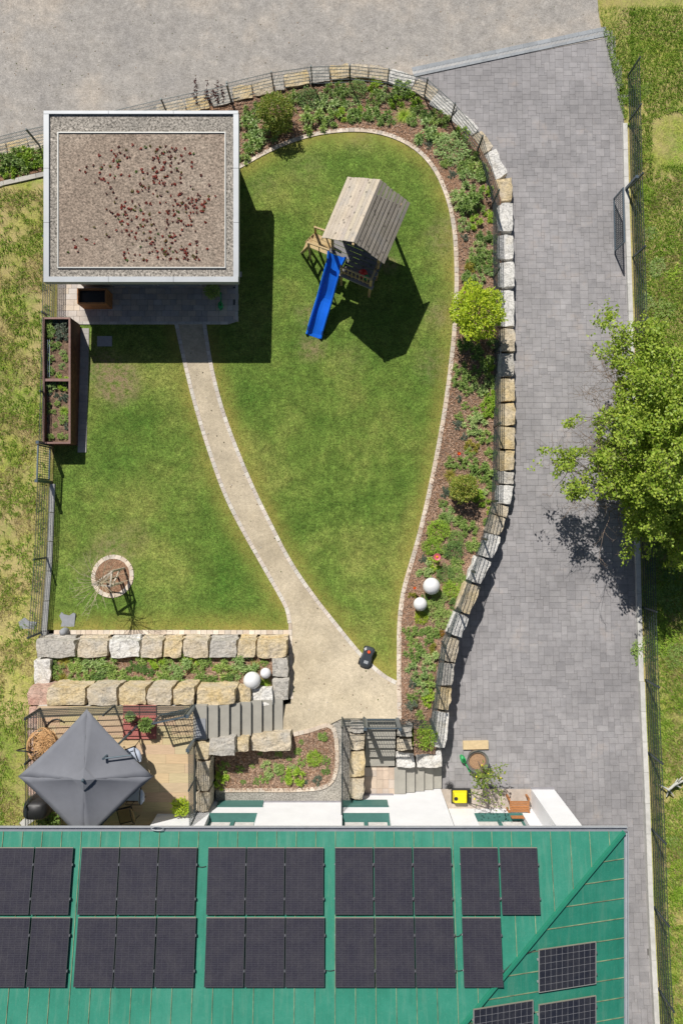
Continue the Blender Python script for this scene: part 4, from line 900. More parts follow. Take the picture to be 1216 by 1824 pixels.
for i in range(n):
    v = -HL-.38+(2*HL+.3)*i/(n); ul = -.26 if v < -HL-.02 else -pw-.08; mb.hexa([PH(ul, v, zdk-.03), PH(pw+.08, v, zdk-.03), PH(pw+.08, v+.14, zdk-.03), PH(ul, v+.14, zdk-.03)], [PH(ul, v, zdk), PH(pw+.08, v, zdk), PH(pw+.08, v+.14, zdk), PH(ul, v+.14, zdk)], (random.uniform(.8, 1),)*3)
mb.build('deck', M['greywood'], ph)
mb = MB(); mb.hexa([PH(-.28, -HL-.52, zdk-.06), PH(pw+.12, -HL-.52, zdk-.06), PH(pw+.12, -HL-.38, zdk-.06), PH(-.28, -HL-.38, zdk-.06)], [PH(-.28, -HL-.52, zdk+.02), PH(pw+.12, -HL-.52, zdk+.02), PH(pw+.12, -HL-.38, zdk+.02), PH(-.28, -HL-.38, zdk+.02)]); mb.build('deck_edge_board', M['greywood'], ph)
mb = MB()   # room walls of boards
def boards(mb, P, Q, z0_, z1, c, n, skip=()):
    for i in range(n):
        if i in skip: continue
        a_ = P.lerp(Q, i/n); b_ = P.lerp(Q, (i+.96)/n); d = (Q-P).normalized(); s = Vector((-d.y, d.x, 0))*.012; q = random.uniform(.85, 1.1)
        za, zb = z0_, z1
        mb.hexa([a_-s+Vector((0,0,za)), b_-s+Vector((0,0,za)), b_+s+Vector((0,0,za)), a_+s+Vector((0,0,za))], [a_-s+Vector((0,0,zb)), b_-s+Vector((0,0,zb)), b_+s+Vector((0,0,zb)), a_+s+Vector((0,0,zb))], tuple(u*q for u in c))
boards(mb, PH(-pw,-.25,0), PH(-pw,pb,0), zdk, ze-.02, (1,1,1), 10); boards(mb, PH(pw,-.25,0), PH(pw,pb,0), zdk, ze-.02, (1,1,1), 10); boards(mb, PH(-pw,pb,0), PH(pw,pb,0), zdk, ze, (1,1,1), 14)
mb.build('side_wall', M['greywood'], ph)
mb = MB(); boards(mb, PH(-pw,-.25,0), PH(pw,-.25,0), zdk, ze+.0, (.75,.75,.8), 14, (2,3,4)); mb.face([PH(-pw,-.26,ze), PH(pw,-.26,ze), PH(0,-.26,zr-.1)], (.7,.7,.75)); mb.build('front_wall', M['greywood'], ph)
mb = MB()
for u0, u1 in ((-.28, pw),):
    for z in (zdk+.12, zdk+.62): mb.beam(PH(u0, -HL-.4, z), PH(u1, -HL-.4, z), .04, .07)
    n = 8
    for i in range(n+1): u = u0+(u1-u0)*i/n; mb.beam(PH(u, -HL-.4, zdk), PH(u, -HL-.4, zdk+.66), .07, .025)
mb.build('railing', M['woody'], ph)
mb = MB()
for u in (-.24, pw): mb.beam(PH(u, -HL-.42, gzp-.1), PH(u, -HL-.42, zdk+.7), .09, .09)
for z in (zdk+.62,): 
    for u in (pw,): mb.beam(PH(u, -HL-.4, z), PH(u, pf, z), .07, .04)
mb.build('front_post', M['woody'], ph)
mb = MB(); mb.lathe(PH(.45, -HL-.18, zdk+.02), [(.02,0),(.14,.05),(.15,.12),(.05,.2)], 14); o = mb.build('toy_bucket', M['red']); tag(o, 'red toy hanging inside the playhouse porch behind the railing', 'toy')
mb = MB(); mb.lathe(PH(.62, -HL-.28, zdk+.02), [(.07,0),(.09,.2)], 12); tag(mb.build('toy_pot', M['green']), 'small green pot on the playhouse porch corner', 'pot')
# side landing with rails
mb = MB(); lz = 1.0
for i in range(4): v0 = -HL+.02+.13*i; mb.hexa([PH(-pw-.78, v0, lz-.03), PH(-pw-.08, v0, lz-.03), PH(-pw-.08, v0+.12, lz-.03), PH(-pw-.78, v0+.12, lz-.03)], [PH(-pw-.78, v0, lz), PH(-pw-.08, v0, lz), PH(-pw-.08, v0+.12, lz), PH(-pw-.78, v0+.12, lz)], (1.1,1.1,1.05))
mb.build('side_platform', M['woody'], ph); mb = MB()
for v in (-HL+.0, -HL+.56):
    mb.beam(PH(-pw-.78, v, gzp), PH(-pw-.78, v, lz+.5), .07, .07); mb.beam(PH(-pw-.8, v, lz+.47), PH(-pw-.02, v, lz+.62), .05, .07); mb.beam(PH(-pw-.4, v, lz), PH(-pw-.4, v, lz+.5), .06, .03)
mb.build('side_rail', M['woody'], ph); mb = MB()
for v in (-HL+.08, -HL+.48): mb.beam(PH(-pw-1.15, v, gzp), PH(-pw-.78, v, lz), .04, .09)
for k in range(3): t = (k+1)/4; mb.beam(PH(-pw-1.15+.37*t, -HL+.06, gzp+(lz-gzp)*t), PH(-pw-1.15+.37*t, -HL+.5, gzp+(lz-gzp)*t), .08, .03)
mb.build('ladder', M['woody'], ph)
# slide
T0 = w(600,455,1.22); T1 = w(558,598,.12); dd = Vector((T1.x-T0.x, T1.y-T0.y, 0)); sln = dd.length; dd.normalize(); ss = Vector((-dd.y, dd.x, 0)); mb = MB(); n = 22; prev = None
def zs_(t): return 1.25*(1-t)**1.15*(1-.0)+.12+(.07*math.sin(t*9.5)*(1-abs(2*t-1))) if t < 1 else .12
for i in range(n+1):
    t = i/n; z = gzp+zs_(t)+.02; c = Vector((T0.x, T0.y, 0))+dd*(sln*t)
    prof_ = [(-.25,.0),(-.25,.17),(-.225,.19),(-.195,.17),(-.17,.04),(0,.015),(.17,.04),(.195,.17),(.225,.19),(.25,.17),(.25,.0),(0,-.03)]
    ring = []
    for u, h in prof_: mb.v.append(tuple(c+ss*u*(1.1+.06*t+.25*max(0,.1-t)/.1)+Vector((0,0,z+h*(1 if t < .95 else .6))))); ring.append(len(mb.v)-1)
    if prev:
        for k in range(len(ring)): j = (k+1) % len(ring); mb.f.append((prev[k], prev[j], ring[j], ring[k])); mb.c.append((1,1,1)); mb.m.append(0)
    else: mb.f.append(tuple(ring)); mb.c.append((1,1,1)); mb.m.append(0)
    prev = ring
mb.f.append(tuple(prev[::-1])); mb.c.append((1,1,1)); mb.m.append(0)
mb.build('slide', M['blue'], ph, smooth=False)
# ---------------- staked tree in the round bed ----------------
c = on(201,1026,L); mb = MB(); n = 40; mb.lathe((c.x,c.y,c.z-.03), [(.62,0),(.62,.045),(.3,.06),(.01,.07)], 36, capb=False, capt=False)
for i in range(len(mb.v)): v = mb.v[i]; mb.v[i] = (v[0], v[1], v[2]+(lwn(v[1])-lwn(c.y)))
tag(mb.build('mulch_circle', M['mulch']), kind='structure')
ring = [Vector((c.x+.66*math.cos(t), c.y+.66*math.sin(t), 0)) for t in np.linspace(0, 6.2831, 60)]
setts('kerb', ring, L, .14, (.13,.16), .03)
def px3(x, y, z): return w(x, y, z)
gz_ = c.z; st = []
for bx, by in ((222,1012),(191,1034),(219,1037)): st.append(on(bx, by, L))
r = empty('tree_support', c, 'wooden three post support around the young tree in the round bed', 'tree support')
for p in st: mb = MB(); mb.tube([p-Vector((0,0,.2)), p+Vector((0,0,1.5))], .04, 8); mb.build('stake', M['wood'], r)
for i in range(3):
    a_, b_ = st[i], st[(i+1)%3]; mb = MB(); mb.beam(a_+Vector((0,0,1.42)), b_+Vector((0,0,1.42)), .05, .07); mb.build('crossbar', M['wood'], r)
mb = MB(); mb.beam(st[0]+Vector((0,0,.5)), st[2]+Vector((0,0,1.2)), .05, .03); mb.beam(st[1]+Vector((0,0,.5)), st[0]+Vector((0,0,1.2)), .05, .03); mb.build('brace', M['wood'], r)
cb = on(211,1028,L); r = empty('young_tree', cb, 'young bare branched tree tied between three stakes in the round bed', 'tree'); mb = MB(); tp = cb+Vector((0.02,0,2.0))
mb.tube([cb, cb+Vector((.02,.02,1)), tp], [.035,.028,.02], 8); mb.build('trunk', M['bark'], r); mb = MB(); rs = random.Random(9)
tw = simple('pale_twig', (.42,.36,.24), .9); lp_ = []
for i in range(30):
    t = i*2.4; q = rs.uniform(.5, 1.15); h = rs.uniform(.15, .95); e = tp+Vector((math.cos(t)*q, math.sin(t)*q, h)); m_ = tp.lerp(e, .5)+Vector((rs.gauss(0,.05), rs.gauss(0,.05), .1)); mb.tube([tp-Vector((0,0,rs.uniform(0,.3))), m_, e], [.010,.007,.003], 4)
    for k in range(3): f_ = m_.lerp(e, rs.random()); g2 = f_+Vector((rs.gauss(0,.16), rs.gauss(0,.16), rs.uniform(0,.15))); mb.tube([f_, g2], [.005,.002], 3); lp_.append(g2)
mb.build('crown', tw, r)
# ---------------- globes, mower, flowers ----------------
def globe(x, y, rpx, zf, label):
    p = on(x, y, zf); R_ = rpx*(CAMZ-p.z-.4)/F; p = w(x, y, p.z+R_+.12); zb = p.z-R_
    mb = MB(); n = 18; pr = [(max(.001, R_*math.sin(math.pi*i/n)), -R_*math.cos(math.pi*i/n)) for i in range(n+1)]; mb.lathe(p, pr, 32, capb=False, capt=False)
    r = empty('garden_globe', (p.x, p.y, zb-.12), label, 'globe lamp', 'white globe lamps'); mb.build('globe', M['globe'], r, smooth=True)
    mb = MB(); mb.lathe((p.x, p.y, zb-.14), [(.05,0),(.06,.16)], 12); mb.build('base', M['dark'], r)
globe(768,1044,15.2,B,'larger white globe in the curved bed beside the lawn kerb'); globe(748,1076,12.3,B,'smaller white globe in the curved bed, nearer the kerb')
globe(449,1212,15.5,plz,'larger white globe at the right end of the raised block bed'); globe(473,1199,9.6,plz,'smaller white globe in the raised block bed near its path end')
def disc(x, y, zf, rpx, mt, label, hh=.6):
    p = on(x, y, zf); r = rpx*(CAMZ-p.z)/F; q = w(x, y, p.z+hh); b_ = Vector((q.x, q.y, p.z)); root = empty('garden_flower_stake', b_, label, 'ornament')
    mb = MB(); mb.tube([b_, q], .008, 6); mb.build('stem', M['wire'], root)
    mb = MB(); mb.lathe(q, [(r*.1,0),(r,.04),(r*.95,.05),(r*.3,.02)], 18); mb.build('dish', mt, root)
    mb = MB(); mb.lathe(q+Vector((0,0,.02)), [(r*.38,0),(r*.2,.05)], 7, c=(.9,.6,.1)); mb.build('centre', M['yellow'], root)
disc(778,992,B,6.3,M['pink'],'pink dish shaped metal flower above the white globes',.5); disc(738,1047,B,2.6,M['red'],'small red metal flower left of the larger white globe',.4); disc(817,808,B,3,M['red'],'small red flower stake in the bed above the bronze bush',.35)
p = on(653,1169,L); r = empty('robot_mower', p, 'dark grey robot lawn mower parked at the kerb corner of lawn and path', 'robot mower'); ang = math.radians(-62); ca, sa = math.cos(ang), math.sin(ang)
def rot(u, v, z=0): return Vector((p.x+u*ca-v*sa, p.y+u*sa+v*ca, p.z+z))
out = [(-.36,.0),(-.34,.14),(-.24,.2),(-.08,.2),(.06,.17),(.16,.18),(.28,.2),(.35,.13),(.36,0)]; out = out+[(u,-v) for u, v in out[-2:0:-1]]
# front of the mower points up-left in the picture
ang = math.radians(108); ca, sa = math.cos(ang), math.sin(ang)
ang = math.radians(72); ca, sa = math.cos(ang), math.sin(ang)
mb = MB(); lv = [(.05,1),(.16,1),(.22,.93),(.26,.72)]; base = None; k = len(out)
for z, s in lv:
    for u, v in out: mb.v.append(tuple(rot(u*s, v*s, z)))
for i in range(3):
    for j in range(k): j2 = (j+1)%k; mb.f.append((i*k+j, i*k+j2, (i+1)*k+j2, (i+1)*k+j)); mb.c.append((1,1,1)); mb.m.append(0)
mb.f.append(tuple(3*k+j for j in range(k))); mb.c.append((1,1,1)); mb.m.append(0)
mb.build('body', simple('mower_grey', (.045,.052,.062), .35, var=.05), r)
mb = MB(); mb.lathe(rot(.2,0,.255), [(.055,0),(.05,.025)], 14); mb.build('stop_button', simple('orange_red', (.75,.10,.03), .4), r)
mb = MB(); mb.hexa([rot(-.2,-.08,.25),rot(-.1,-.08,.25),rot(-.1,.06,.25),rot(-.2,.06,.25)],[rot(-.2,-.08,.268),rot(-.1,-.08,.268),rot(-.1,.06,.268),rot(-.2,.06,.268)]); mb.build('display_cover', M['alu'], r)
for u, v in ((-.2,.19),(-.2,-.19),(.24,.15),(.24,-.15)):
    mb = MB(); q = rot(u, v, .1); d = (rot(u, v+.01, .1)-q).normalized(); mb.tube([q-d*.03, q+d*.03], .1, 14); mb.build('wheel', M['dark'], r)
# ---------------- house ----------------
EZ = 5.6; EY = -8.90; EX = 7.86; SL = .235; RD = 6.2; XL = -15.0; YB = EY-2*RD
WY = -9.39; WX = 7.19; XR0, XR1 = 3.36, 6.42; XT = -5.72; RY = -10.04
hs = empty('house', (0, -14, 1), 'white rendered house with a green sheet metal hip roof full of solar panels', 'house')
mb = MB(); th = .3
def wseg(x0, x1, y0, y1, z0_=.2, z1=EZ-.05): mb.box(((x0+x1)/2,(y0+y1)/2,(z0_+z1)/2),(x1-x0,y1-y0,z1-z0_))
WIN = [((373,458),(1449,)), ((609,693),(1449,)), ((844,930),(1449,))]
wins = []
for (xa_, xb_), _ in WIN:
    yp = WY if xa_ < 800 else RY; zz = CAMZ-(-yp)*F/(1449.5-912); x0_ = (xa_-608)*(CAMZ-zz)/F; x1_ = (xb_-608)*(CAMZ-zz)/F; wins.append((x0_, x1_, zz, yp))
def wallrow(x0, x1, yp, ws, zb=.2, zt=EZ-.02, t=.3):
    cur = x0
    for (a_, b_, z_, _) in sorted(ws):
        wseg(cur, a_, yp-t, yp, zb, zt); wseg(a_, b_, yp-t, yp, zb, z_); wseg(a_, b_, yp-t, yp, z_+1.35, zt); cur = b_
    wseg(cur, x1, yp-t, yp, zb, zt)
wallrow(XT, XR0, WY, [w_ for w_ in wins if w_[3] == WY]); wallrow(XR0-.3, XR1+.3, RY, [w_ for w_ in wins if w_[3] == RY])
wseg(XR1, WX, WY-.3-.0, WY); wseg(XR0-.3, XR0, RY, WY-.3); wseg(XR1, XR1+.3, RY, WY-.3)
wseg(WX-.3, WX, YB+.6, WY-.3); wseg(XL+.7, WX-.3, YB+.6, YB+.9); wseg(XL+.7, XL+1, YB+.9, -12); wseg(XL+1, XT, -12, -11.7); wseg(XT, XT+.3, -12, WY-.3)
mb.build('wall', M['white'], hs)
mb = MB()
for x0, x1, za, zb_ in ((-4.0, .15, 2.0, 2.18), (.75, 1.72, 1.4, 1.56), (XR1, WX+.015, .7, 1.02)): mb.box(((x0+x1)/2, WY+.012, (za+zb_)/2), (x1-x0, .03, zb_-za))
mb.build('plinth', M['plinth'], hs)
for i, (x0, x1, z_, yp) in enumerate(wins):
    h = 1.35; mb = MB(); f = .07
    mb.box(((x0+x1)/2, yp-.24, z_+f/2), (x1-x0, .1, f)); mb.box(((x0+x1)/2, yp-.24, z_+h-f/2), (x1-x0, .1, f))
    for q in (x0+f/2, x1-f/2, (x0+x1)/2): mb.box((q, yp-.24, z_+h/2), (f if q != (x0+x1)/2 else .12, .098, h-2*f))
    wo = mb.build('window', M['teal'], hs)
    mb = MB(); mb.box(((x0+x1)/2, yp-.1, z_-.0), (x1-x0-.004, .24, .035)); mb.build('sill', M['teal'], wo)
    mb = MB(); z = z_+.1
    while z < z_+h-.08: mb.box(((x0+x1)/2, yp-.25, z), (x1-x0-.1, .05, .012), c=(1.5,1.3,1.3)); z += .06
    mb.build('louvres', simple('louvre_grey', (.40,.45,.43), .5), wo)
    mb = MB(); mb.box(((x0+x1)/2, yp-.285, z_+h/2), (x1-x0-.1, .01, h-.1)); mb.build('pane', M['glass'], wo)
for x0, x1, lab in ((-4.0+.03, -2.52, 0), (.02, 1.48, 1)):
    mb = MB(); mb.box(((x0+x1)/2, WY+.02, 2.29), (x1-x0, .04, .52)); o = mb.build('cellar_window_shutter', M['teal'], hs)
    mb = MB(); mb.box(((x0+x1)/2, WY+.022, 2.56), (x1-x0+.04, .06, .025), c=(.7,.7,.7)); mb.build('shutter_rail', M['teal'], o)
ry = EY-RD; rz = EZ+SL*RD
def RZf(X, Y): return EZ+SL*min(EY-Y, EX-X, Y-YB)
mb = MB(); xr = EX-RD; xl = XL+RD; A_, B_, C_, D_ = (XL,EY,EZ),(EX,EY,EZ),(EX,YB,EZ),(XL,YB,EZ); R1, R2 = (xl,ry,rz),(xr,ry,rz)
mb.face([A_, R1, R2, B_][::-1]); mb.face([B_, R2, C_][::-1]); mb.face([C_, R2, R1, D_][::-1]); mb.face([D_, R1, A_][::-1])
# underside and seams
mb.face([(XL,EY,EZ-.03),(EX,EY,EZ-.03),(EX,YB,EZ-.03),(XL,YB,EZ-.03)])
xx = (7-608)*(CAMZ-EZ)/F-10*.543
while xx < EX-.1:
    if xx > XL+.1:
        q = min(RD, EX-xx, xx-XL); mb.beam((xx, EY, EZ+.008), (xx, EY-q, EZ+SL*q+.008), .016, .028, m=1)
        if q > .5: mb.beam((xx-.26, EY-.47-.0, EZ+SL*.47+.003), (xx+.26, EY-.47, EZ+SL*.47+.003), .01, .008, m=1) if (int(xx*10) % 3 == 0 and False) else None
    xx += .543
yy = EY-.75
while yy > YB+.3:
    q = min(RD-.02, EY-yy, yy-YB); mb.beam((EX, yy, EZ+.008), (EX-q, yy-.03, EZ+SL*q+.008), .016, .028, m=1); yy -= .552
mb.build('roof', [M['roof'], M['seam']], hs)
for e, s in (((EX,EY,EZ+.03),(xr,ry,rz+.03)), ((EX,YB,EZ+.03),(xr,ry,rz+.03)), ((xr,ry,rz+.03),(xl,ry,rz+.03)), ((XL,EY,EZ+.03),(xl,ry,rz+.03))):
    mb = MB(); mb.beam(e, s, .12, .05); mb.beam(Vector(e)+Vector((0,0,.035)), Vector(s)+Vector((0,0,.035)), .07, .05, c=(.9,.9,.9)); mb.build('ridge_cap', M['ridgegreen'], hs)
mb = MB()
for a_, b_, o_ in (((XL,EY,0),(EX+.1,EY,0),Vector((0,1,0))), ((EX,EY,0),(EX,YB,0),Vector((1,0,0)))):
    a_ = Vector(a_); b_ = Vector(b_); up = Vector((0,0,1)); d = (b_-a_).normalized()
    mb.beam(a_+o_*.055+up*(EZ-.07), b_+o_*.055+up*(EZ-.07), .10, .02); mb.beam(a_+o_*.115+up*(EZ-.035), b_+o_*.115+up*(EZ-.035), .022, .1); mb.beam(a_+o_*.015-up*0+up*(EZ-.02), b_+o_*.015+up*(EZ-.02), .05, .03, c=(.7,.72,.75))
mb.build('gutter', simple('zinc', (.40,.42,.45), .5, .2, var=.08), hs)
# loose cables on the roof
def cable(name, pts, r, label, mt='dark'):
    P = [Vector(p) for p in pts]; mb = MB(); mb.tube(smoothline(P, 2), r, 5); return tag(mb.build(name, M[mt]), label, 'cable', 'cables on the roof')
def RP(x, y, dz=.03): return on(x, y, lambda X, Y: RZf(X, Y), dz)
t = np.linspace(0, 12, 30); c = w(281,1475,EZ+.05); cable('cable_coil', [c+Vector((.13*math.cos(a_)*(1.3), .05*math.sin(a_), .01*i/5)) for i, a_ in enumerate(t)], .008, 'small coil of pale cable lying on the gutter above the terrace', 'alu')
cable('roof_cable', [RP(895,1733), RP(915,1712), RP(930,1702), RP(953,1692)], .012, 'black cable running from the lowest dark panel to the gridded panel')
for i, (xa_, ya_, xb_, yb2, lab) in enumerate([(809,1667,822,1663,'short cable joining the fourth and fifth panel blocks, middle'),(578,1728,596,1728,'short cable joining third and fourth panel blocks near the bottom'),(809,1728,824,1728,'short cable joining the fourth and fifth panel blocks near the bottom'),(352,1543,367,1543,'short cable joining second and third panel blocks near the top')]):
    cable('roof_cable', [RP(xa_,ya_), RP((xa_+xb_)/2, ya_+2), RP(xb_,yb2)], .01, lab)
# solar panels
def pvpanel(cx, cy, wd_, hh, label, mt, group, plane='s', tilt=0, orient=0, lift=.1):
    c = on(cx, cy, lambda X, Y: RZf(X, Y), lift)
    if plane == 's': u = Vector((1,0,0)); v = Vector((0,1,-SL)).normalized()
    else: u = Vector((1,0,-SL)).normalized(); v = Vector((0,1,0))
    ca, sa = math.cos(tilt), math.sin(tilt); u, v = u*ca+v*sa, v*ca-u*sa; n = u.cross(v)
    r = bpy.data.objects.new('solar_panel', None); COL.objects.link(r); tag(r, label, 'solar panel', group)
    Mx = Matrix((u, v, n)).transposed().to_4x4(); Mx.translation = c; r.matrix_world = Mx
    def loc(mb, nm, mt_): 
        o = MB.build(mb, nm, mt_, org=(0,0,0)); o.parent = r; return o
    f = .018; mb = MB(); z = .0
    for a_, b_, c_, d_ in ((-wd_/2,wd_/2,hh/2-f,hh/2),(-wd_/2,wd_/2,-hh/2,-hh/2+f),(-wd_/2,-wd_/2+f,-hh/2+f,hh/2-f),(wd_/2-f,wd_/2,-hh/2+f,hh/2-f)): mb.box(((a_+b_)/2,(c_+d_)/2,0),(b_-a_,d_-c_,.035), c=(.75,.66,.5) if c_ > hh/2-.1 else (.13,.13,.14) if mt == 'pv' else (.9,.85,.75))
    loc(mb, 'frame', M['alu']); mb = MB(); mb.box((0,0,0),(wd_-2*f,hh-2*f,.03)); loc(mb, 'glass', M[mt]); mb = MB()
    for s_ in (-.27, .24):
        mb = MB(); mb.box((wd_/2+.014, s_*hh, -.005),(.026,.06,.06), c=(.3,.3,.32)); loc(mb, 'clamp', M['alu'])
        mb = MB(); mb.box((0, s_*hh, -.055),(wd_+.02,.04,.05)); loc(mb, 'mounting_rail', M['alu'])
blocks = [('leftmost block',[-46,23,93],[-52,15,87]),('second block from left',[176,245.5,315],[170,241,312.5]),('third block from left',[403,472.5,542],[400.5,472,543]),('fourth block from left',[630,700,770],[631.5,703,774]),('fifth block from left',[854,925],[858.5])]
for bn, r1, r2 in blocks:
    for rn, y, xs_ in (('upper', 1568.5, r1), ('lower', 1695.5, r2)):
        for k, x in enumerate(xs_):
            if x < -40: continue
            nm = {3:('left','middle','right'),2:('left','right'),1:('only',)}[len(xs_)][k]
            pvpanel(x, y, 1.035 if rn == 'upper' else 1.04, 1.70, f'black solar panel, {nm} one in the {rn} row of the {bn}', 'pv', 'all-black solar panels on the roof')
pvpanel(1010,1722,1.72,1.16,'single white gridded solar panel beside the hip ridge','pvg','white gridded solar panels','e',0.0)
pvpanel(1010,1819,1.72,1.16,'white gridded solar panel at the bottom edge, right of the pair','pvg','white gridded solar panels','e',0.0)
pvpanel(896,1828,1.72,1.16,'white gridded solar panel at the bottom edge, left of the pair','pvg','white gridded solar panels','e',0.0,lift=.12)
# recess floor
mb = MB(); mb.face([(XR0,RY,1.0),(XR1,RY,1.0),(XR1,WY,.96),(XR0,WY,.96)]); tag(mb.build('entrance_floor', simple('beige_floor', (.42,.36,.31), .8), org=(0,0,0)), kind='structure')
# ---------------- terrace furniture ----------------
C0 = w(150,1388,5.62); zc = 5.15; cor = [w(155,1263,zc), w(273,1383,zc), w(151,1503,zc), w(33,1383,zc)]
um = empty('cantilever_parasol', w(248,1290,TZ), 'large square dark grey cantilever parasol open over the terrace', 'parasol')
mb = MB(); n = 10
for k in range(4):
    a_, b_ = cor[k], cor[(k+1)%4]; g0 = len(mb.v)
    for i in range(n+1):
        for j in range(n+1):
            e = a_.lerp(b_, j/n); e = e+(C0-e)*.035*math.sin(math.pi*j/n)*1.0; t = i/n; q = C0.lerp(e, t); q.z = C0.z+(e.z-C0.z)*(t**1.12)-.06*math.sin(math.pi*j/n)*math.sin(math.pi*t)*1.2+.006*math.sin(j*9+i*2); mb.v.append(tuple(q))
    for i in range(n):
        for j in range(n): v0 = g0+i*(n+1)+j; mb.f.append((v0, v0+1, v0+n+2, v0+n+1)); mb.c.append((1,1,1)); mb.m.append(0)
o = mb.build('canopy', M['fabric'], um, smooth=True); sol = o.modifiers.new('s', 'SOLIDIFY'); sol.thickness = .006
mb = MB(); h_ = C0+Vector((0,0,.05)); q4 = [C0.lerp(cc_, .17)+Vector((0,0,.045)) for cc_ in cor]
for k in range(4): mb.face([h_+Vector((0,0,.03)), q4[k], q4[(k+1)%4]])
vt = mb.build('vent_cap', M['fabric'], um); mb = MB(); mb.lathe(h_+Vector((0,0,.03)), [(.05,0),(.04,.05),(.02,.07)], 12); mb.build('finial', M['gatem'], um)
for k in range(4):
    mb = MB(); mb.beam(C0-Vector((0,0,.05)), cor[k]-Vector((0,0,.02)), .03, .02); mb.build('rib', M['gatem'], um)
mb = MB(); mt_ = w(184,1352,5.5); mbse = w(248,1290,TZ); mb.tube([mbse, mt_], .035, 10); mb.build('mast', M['gatem'], um)
mb = MB(); mb.tube([mt_-Vector((0,0,.04)), w(234,1345,5.3)], .022, 8); mb.build('arm', M['gatem'], um)
mb = MB(); mb.lathe(mbse.lerp(mt_, .25), [(.05,0),(.06,.1),(.05,.15)], 10); mb.build('crank', M['dark'], um)
for i, (x, y) in enumerate([(234,1271),(264,1271),(234,1302),(264,1302)]):
    p = w(x, y, TZ+.06); mb = MB(); mb.box((p.x,p.y,TZ+.035),(.5,.5,.06)); mb.box((p.x,p.y,TZ+.067),(.46,.46,.006), c=(1.1,1.05,1.05)); tag(mb.build('base_slab', M['redslab']), f'red square weight slab at the parasol foot, {["upper left","upper right","lower left","lower right"][i]}', 'slab', 'red slabs at the parasol foot')
def potplant(x, y, rpx, col, label, z, n=700, pot='terracotta', ph_=.3, pr=.15):
    hz = rpx*24/F*.8; p = w(x, y, z+ph_+hz*.5); p = Vector((p.x, p.y, z)); r = empty('potted_plant', p, label, 'potted plant'); mb = MB(); mb.lathe(p, [(pr*.75,0),(pr,ph_),(pr*.9,ph_),(pr*.88,ph_-.03)], 18); mb.build('pot', M[pot], r)
    R_ = rpx*(CAMZ-z-.4)/F; b_ = bushy(int(x), *G[col], n=n, ls=.04/R_, shape=(1,1,1), gaps=.3); b_.v = [(p.x+v[0]*R_, p.y+v[1]*R_, z+ph_+v[2]*hz*.7) for v in b_.v]; b_.build('foliage', M['leaf'], r); return r
potplant(260,1291,11,'mid','round green plant in a pot on the red slabs',TZ+.07)
r = potplant(232,1276,7,'light','small pot of pale and pink flowers on the red slabs',TZ+.07,400,ph_=.2,pr=.1)
potplant(322,1437,15,'lime','loose yellow-green potted shrub in the terrace corner by the wall',TZ,650,ph_=.3)
potplant(88,1460,17,'mid','leafy green potted plant under the parasol next to the black cover',TZ,700,ph_=.3,pr=.2)
# hanging chair
c = w(95,1312,TZ); r = empty('rattan_egg_chair', c, 'round rattan egg chair in a black metal frame beside the field side fence', 'chair'); mb = MB(); rs = random.Random(4)
for i in range(150):
    t0 = rs.uniform(0, 6.28); P_ = []
    ph0 = rs.uniform(-.4, 1.3); dt = rs.uniform(.6, 1.5)*rs.choice((-1,1)); dp = rs.uniform(-.8, .8)
    for k in range(6): t = t0+dt*k/5; f_ = ph0+dp*k/5; P_.append((c.x+.42*math.cos(f_)*math.cos(t), c.y+.5*math.cos(f_)*math.sin(t), TZ+.85+.55*math.sin(f_)))
    mb.tube(P_, .009, 3, c=(rs.uniform(.7,1.3),)*3, cap=False)
mb.build('basket', M['rattan'], r); mb = MB(); mb.lathe((c.x,c.y,TZ+.45), [(.1,0),(.38,.12),(.3,.2)], 18); mb.build('seat_cushion', M['rattan'], r)
mb = MB(); ar = [Vector((c.x-.55+.02*i, c.y-.65+1.1*i/10, TZ+.1+0*i)) for i in range(11)]
arc = [Vector((c.x-.5+.95*math.sin(t), c.y+.55*math.cos(t)*1.0, TZ+.02)) for t in np.linspace(-1.2, 1.5, 12)]; arc2 = [Vector((c.x-.52, c.y-.3, TZ+.02)), Vector((c.x-.6, c.y-.1, TZ+.9)), Vector((c.x-.5, c.y+.05, TZ+1.6)), Vector((c.x-.2, c.y+.1, TZ+1.75)), Vector((c.x, c.y, TZ+1.6))]
mb.tube([Vector((c.x-.28+.8*(.5-.5*math.cos(t)), c.y+.55*math.sin(t), TZ+.02)) for t in np.linspace(-1.9, 2.2, 14)], .02, 8); mb.tube(smoothline(arc2, 2), .022, 8); mb.build('frame', M['dark'], r)
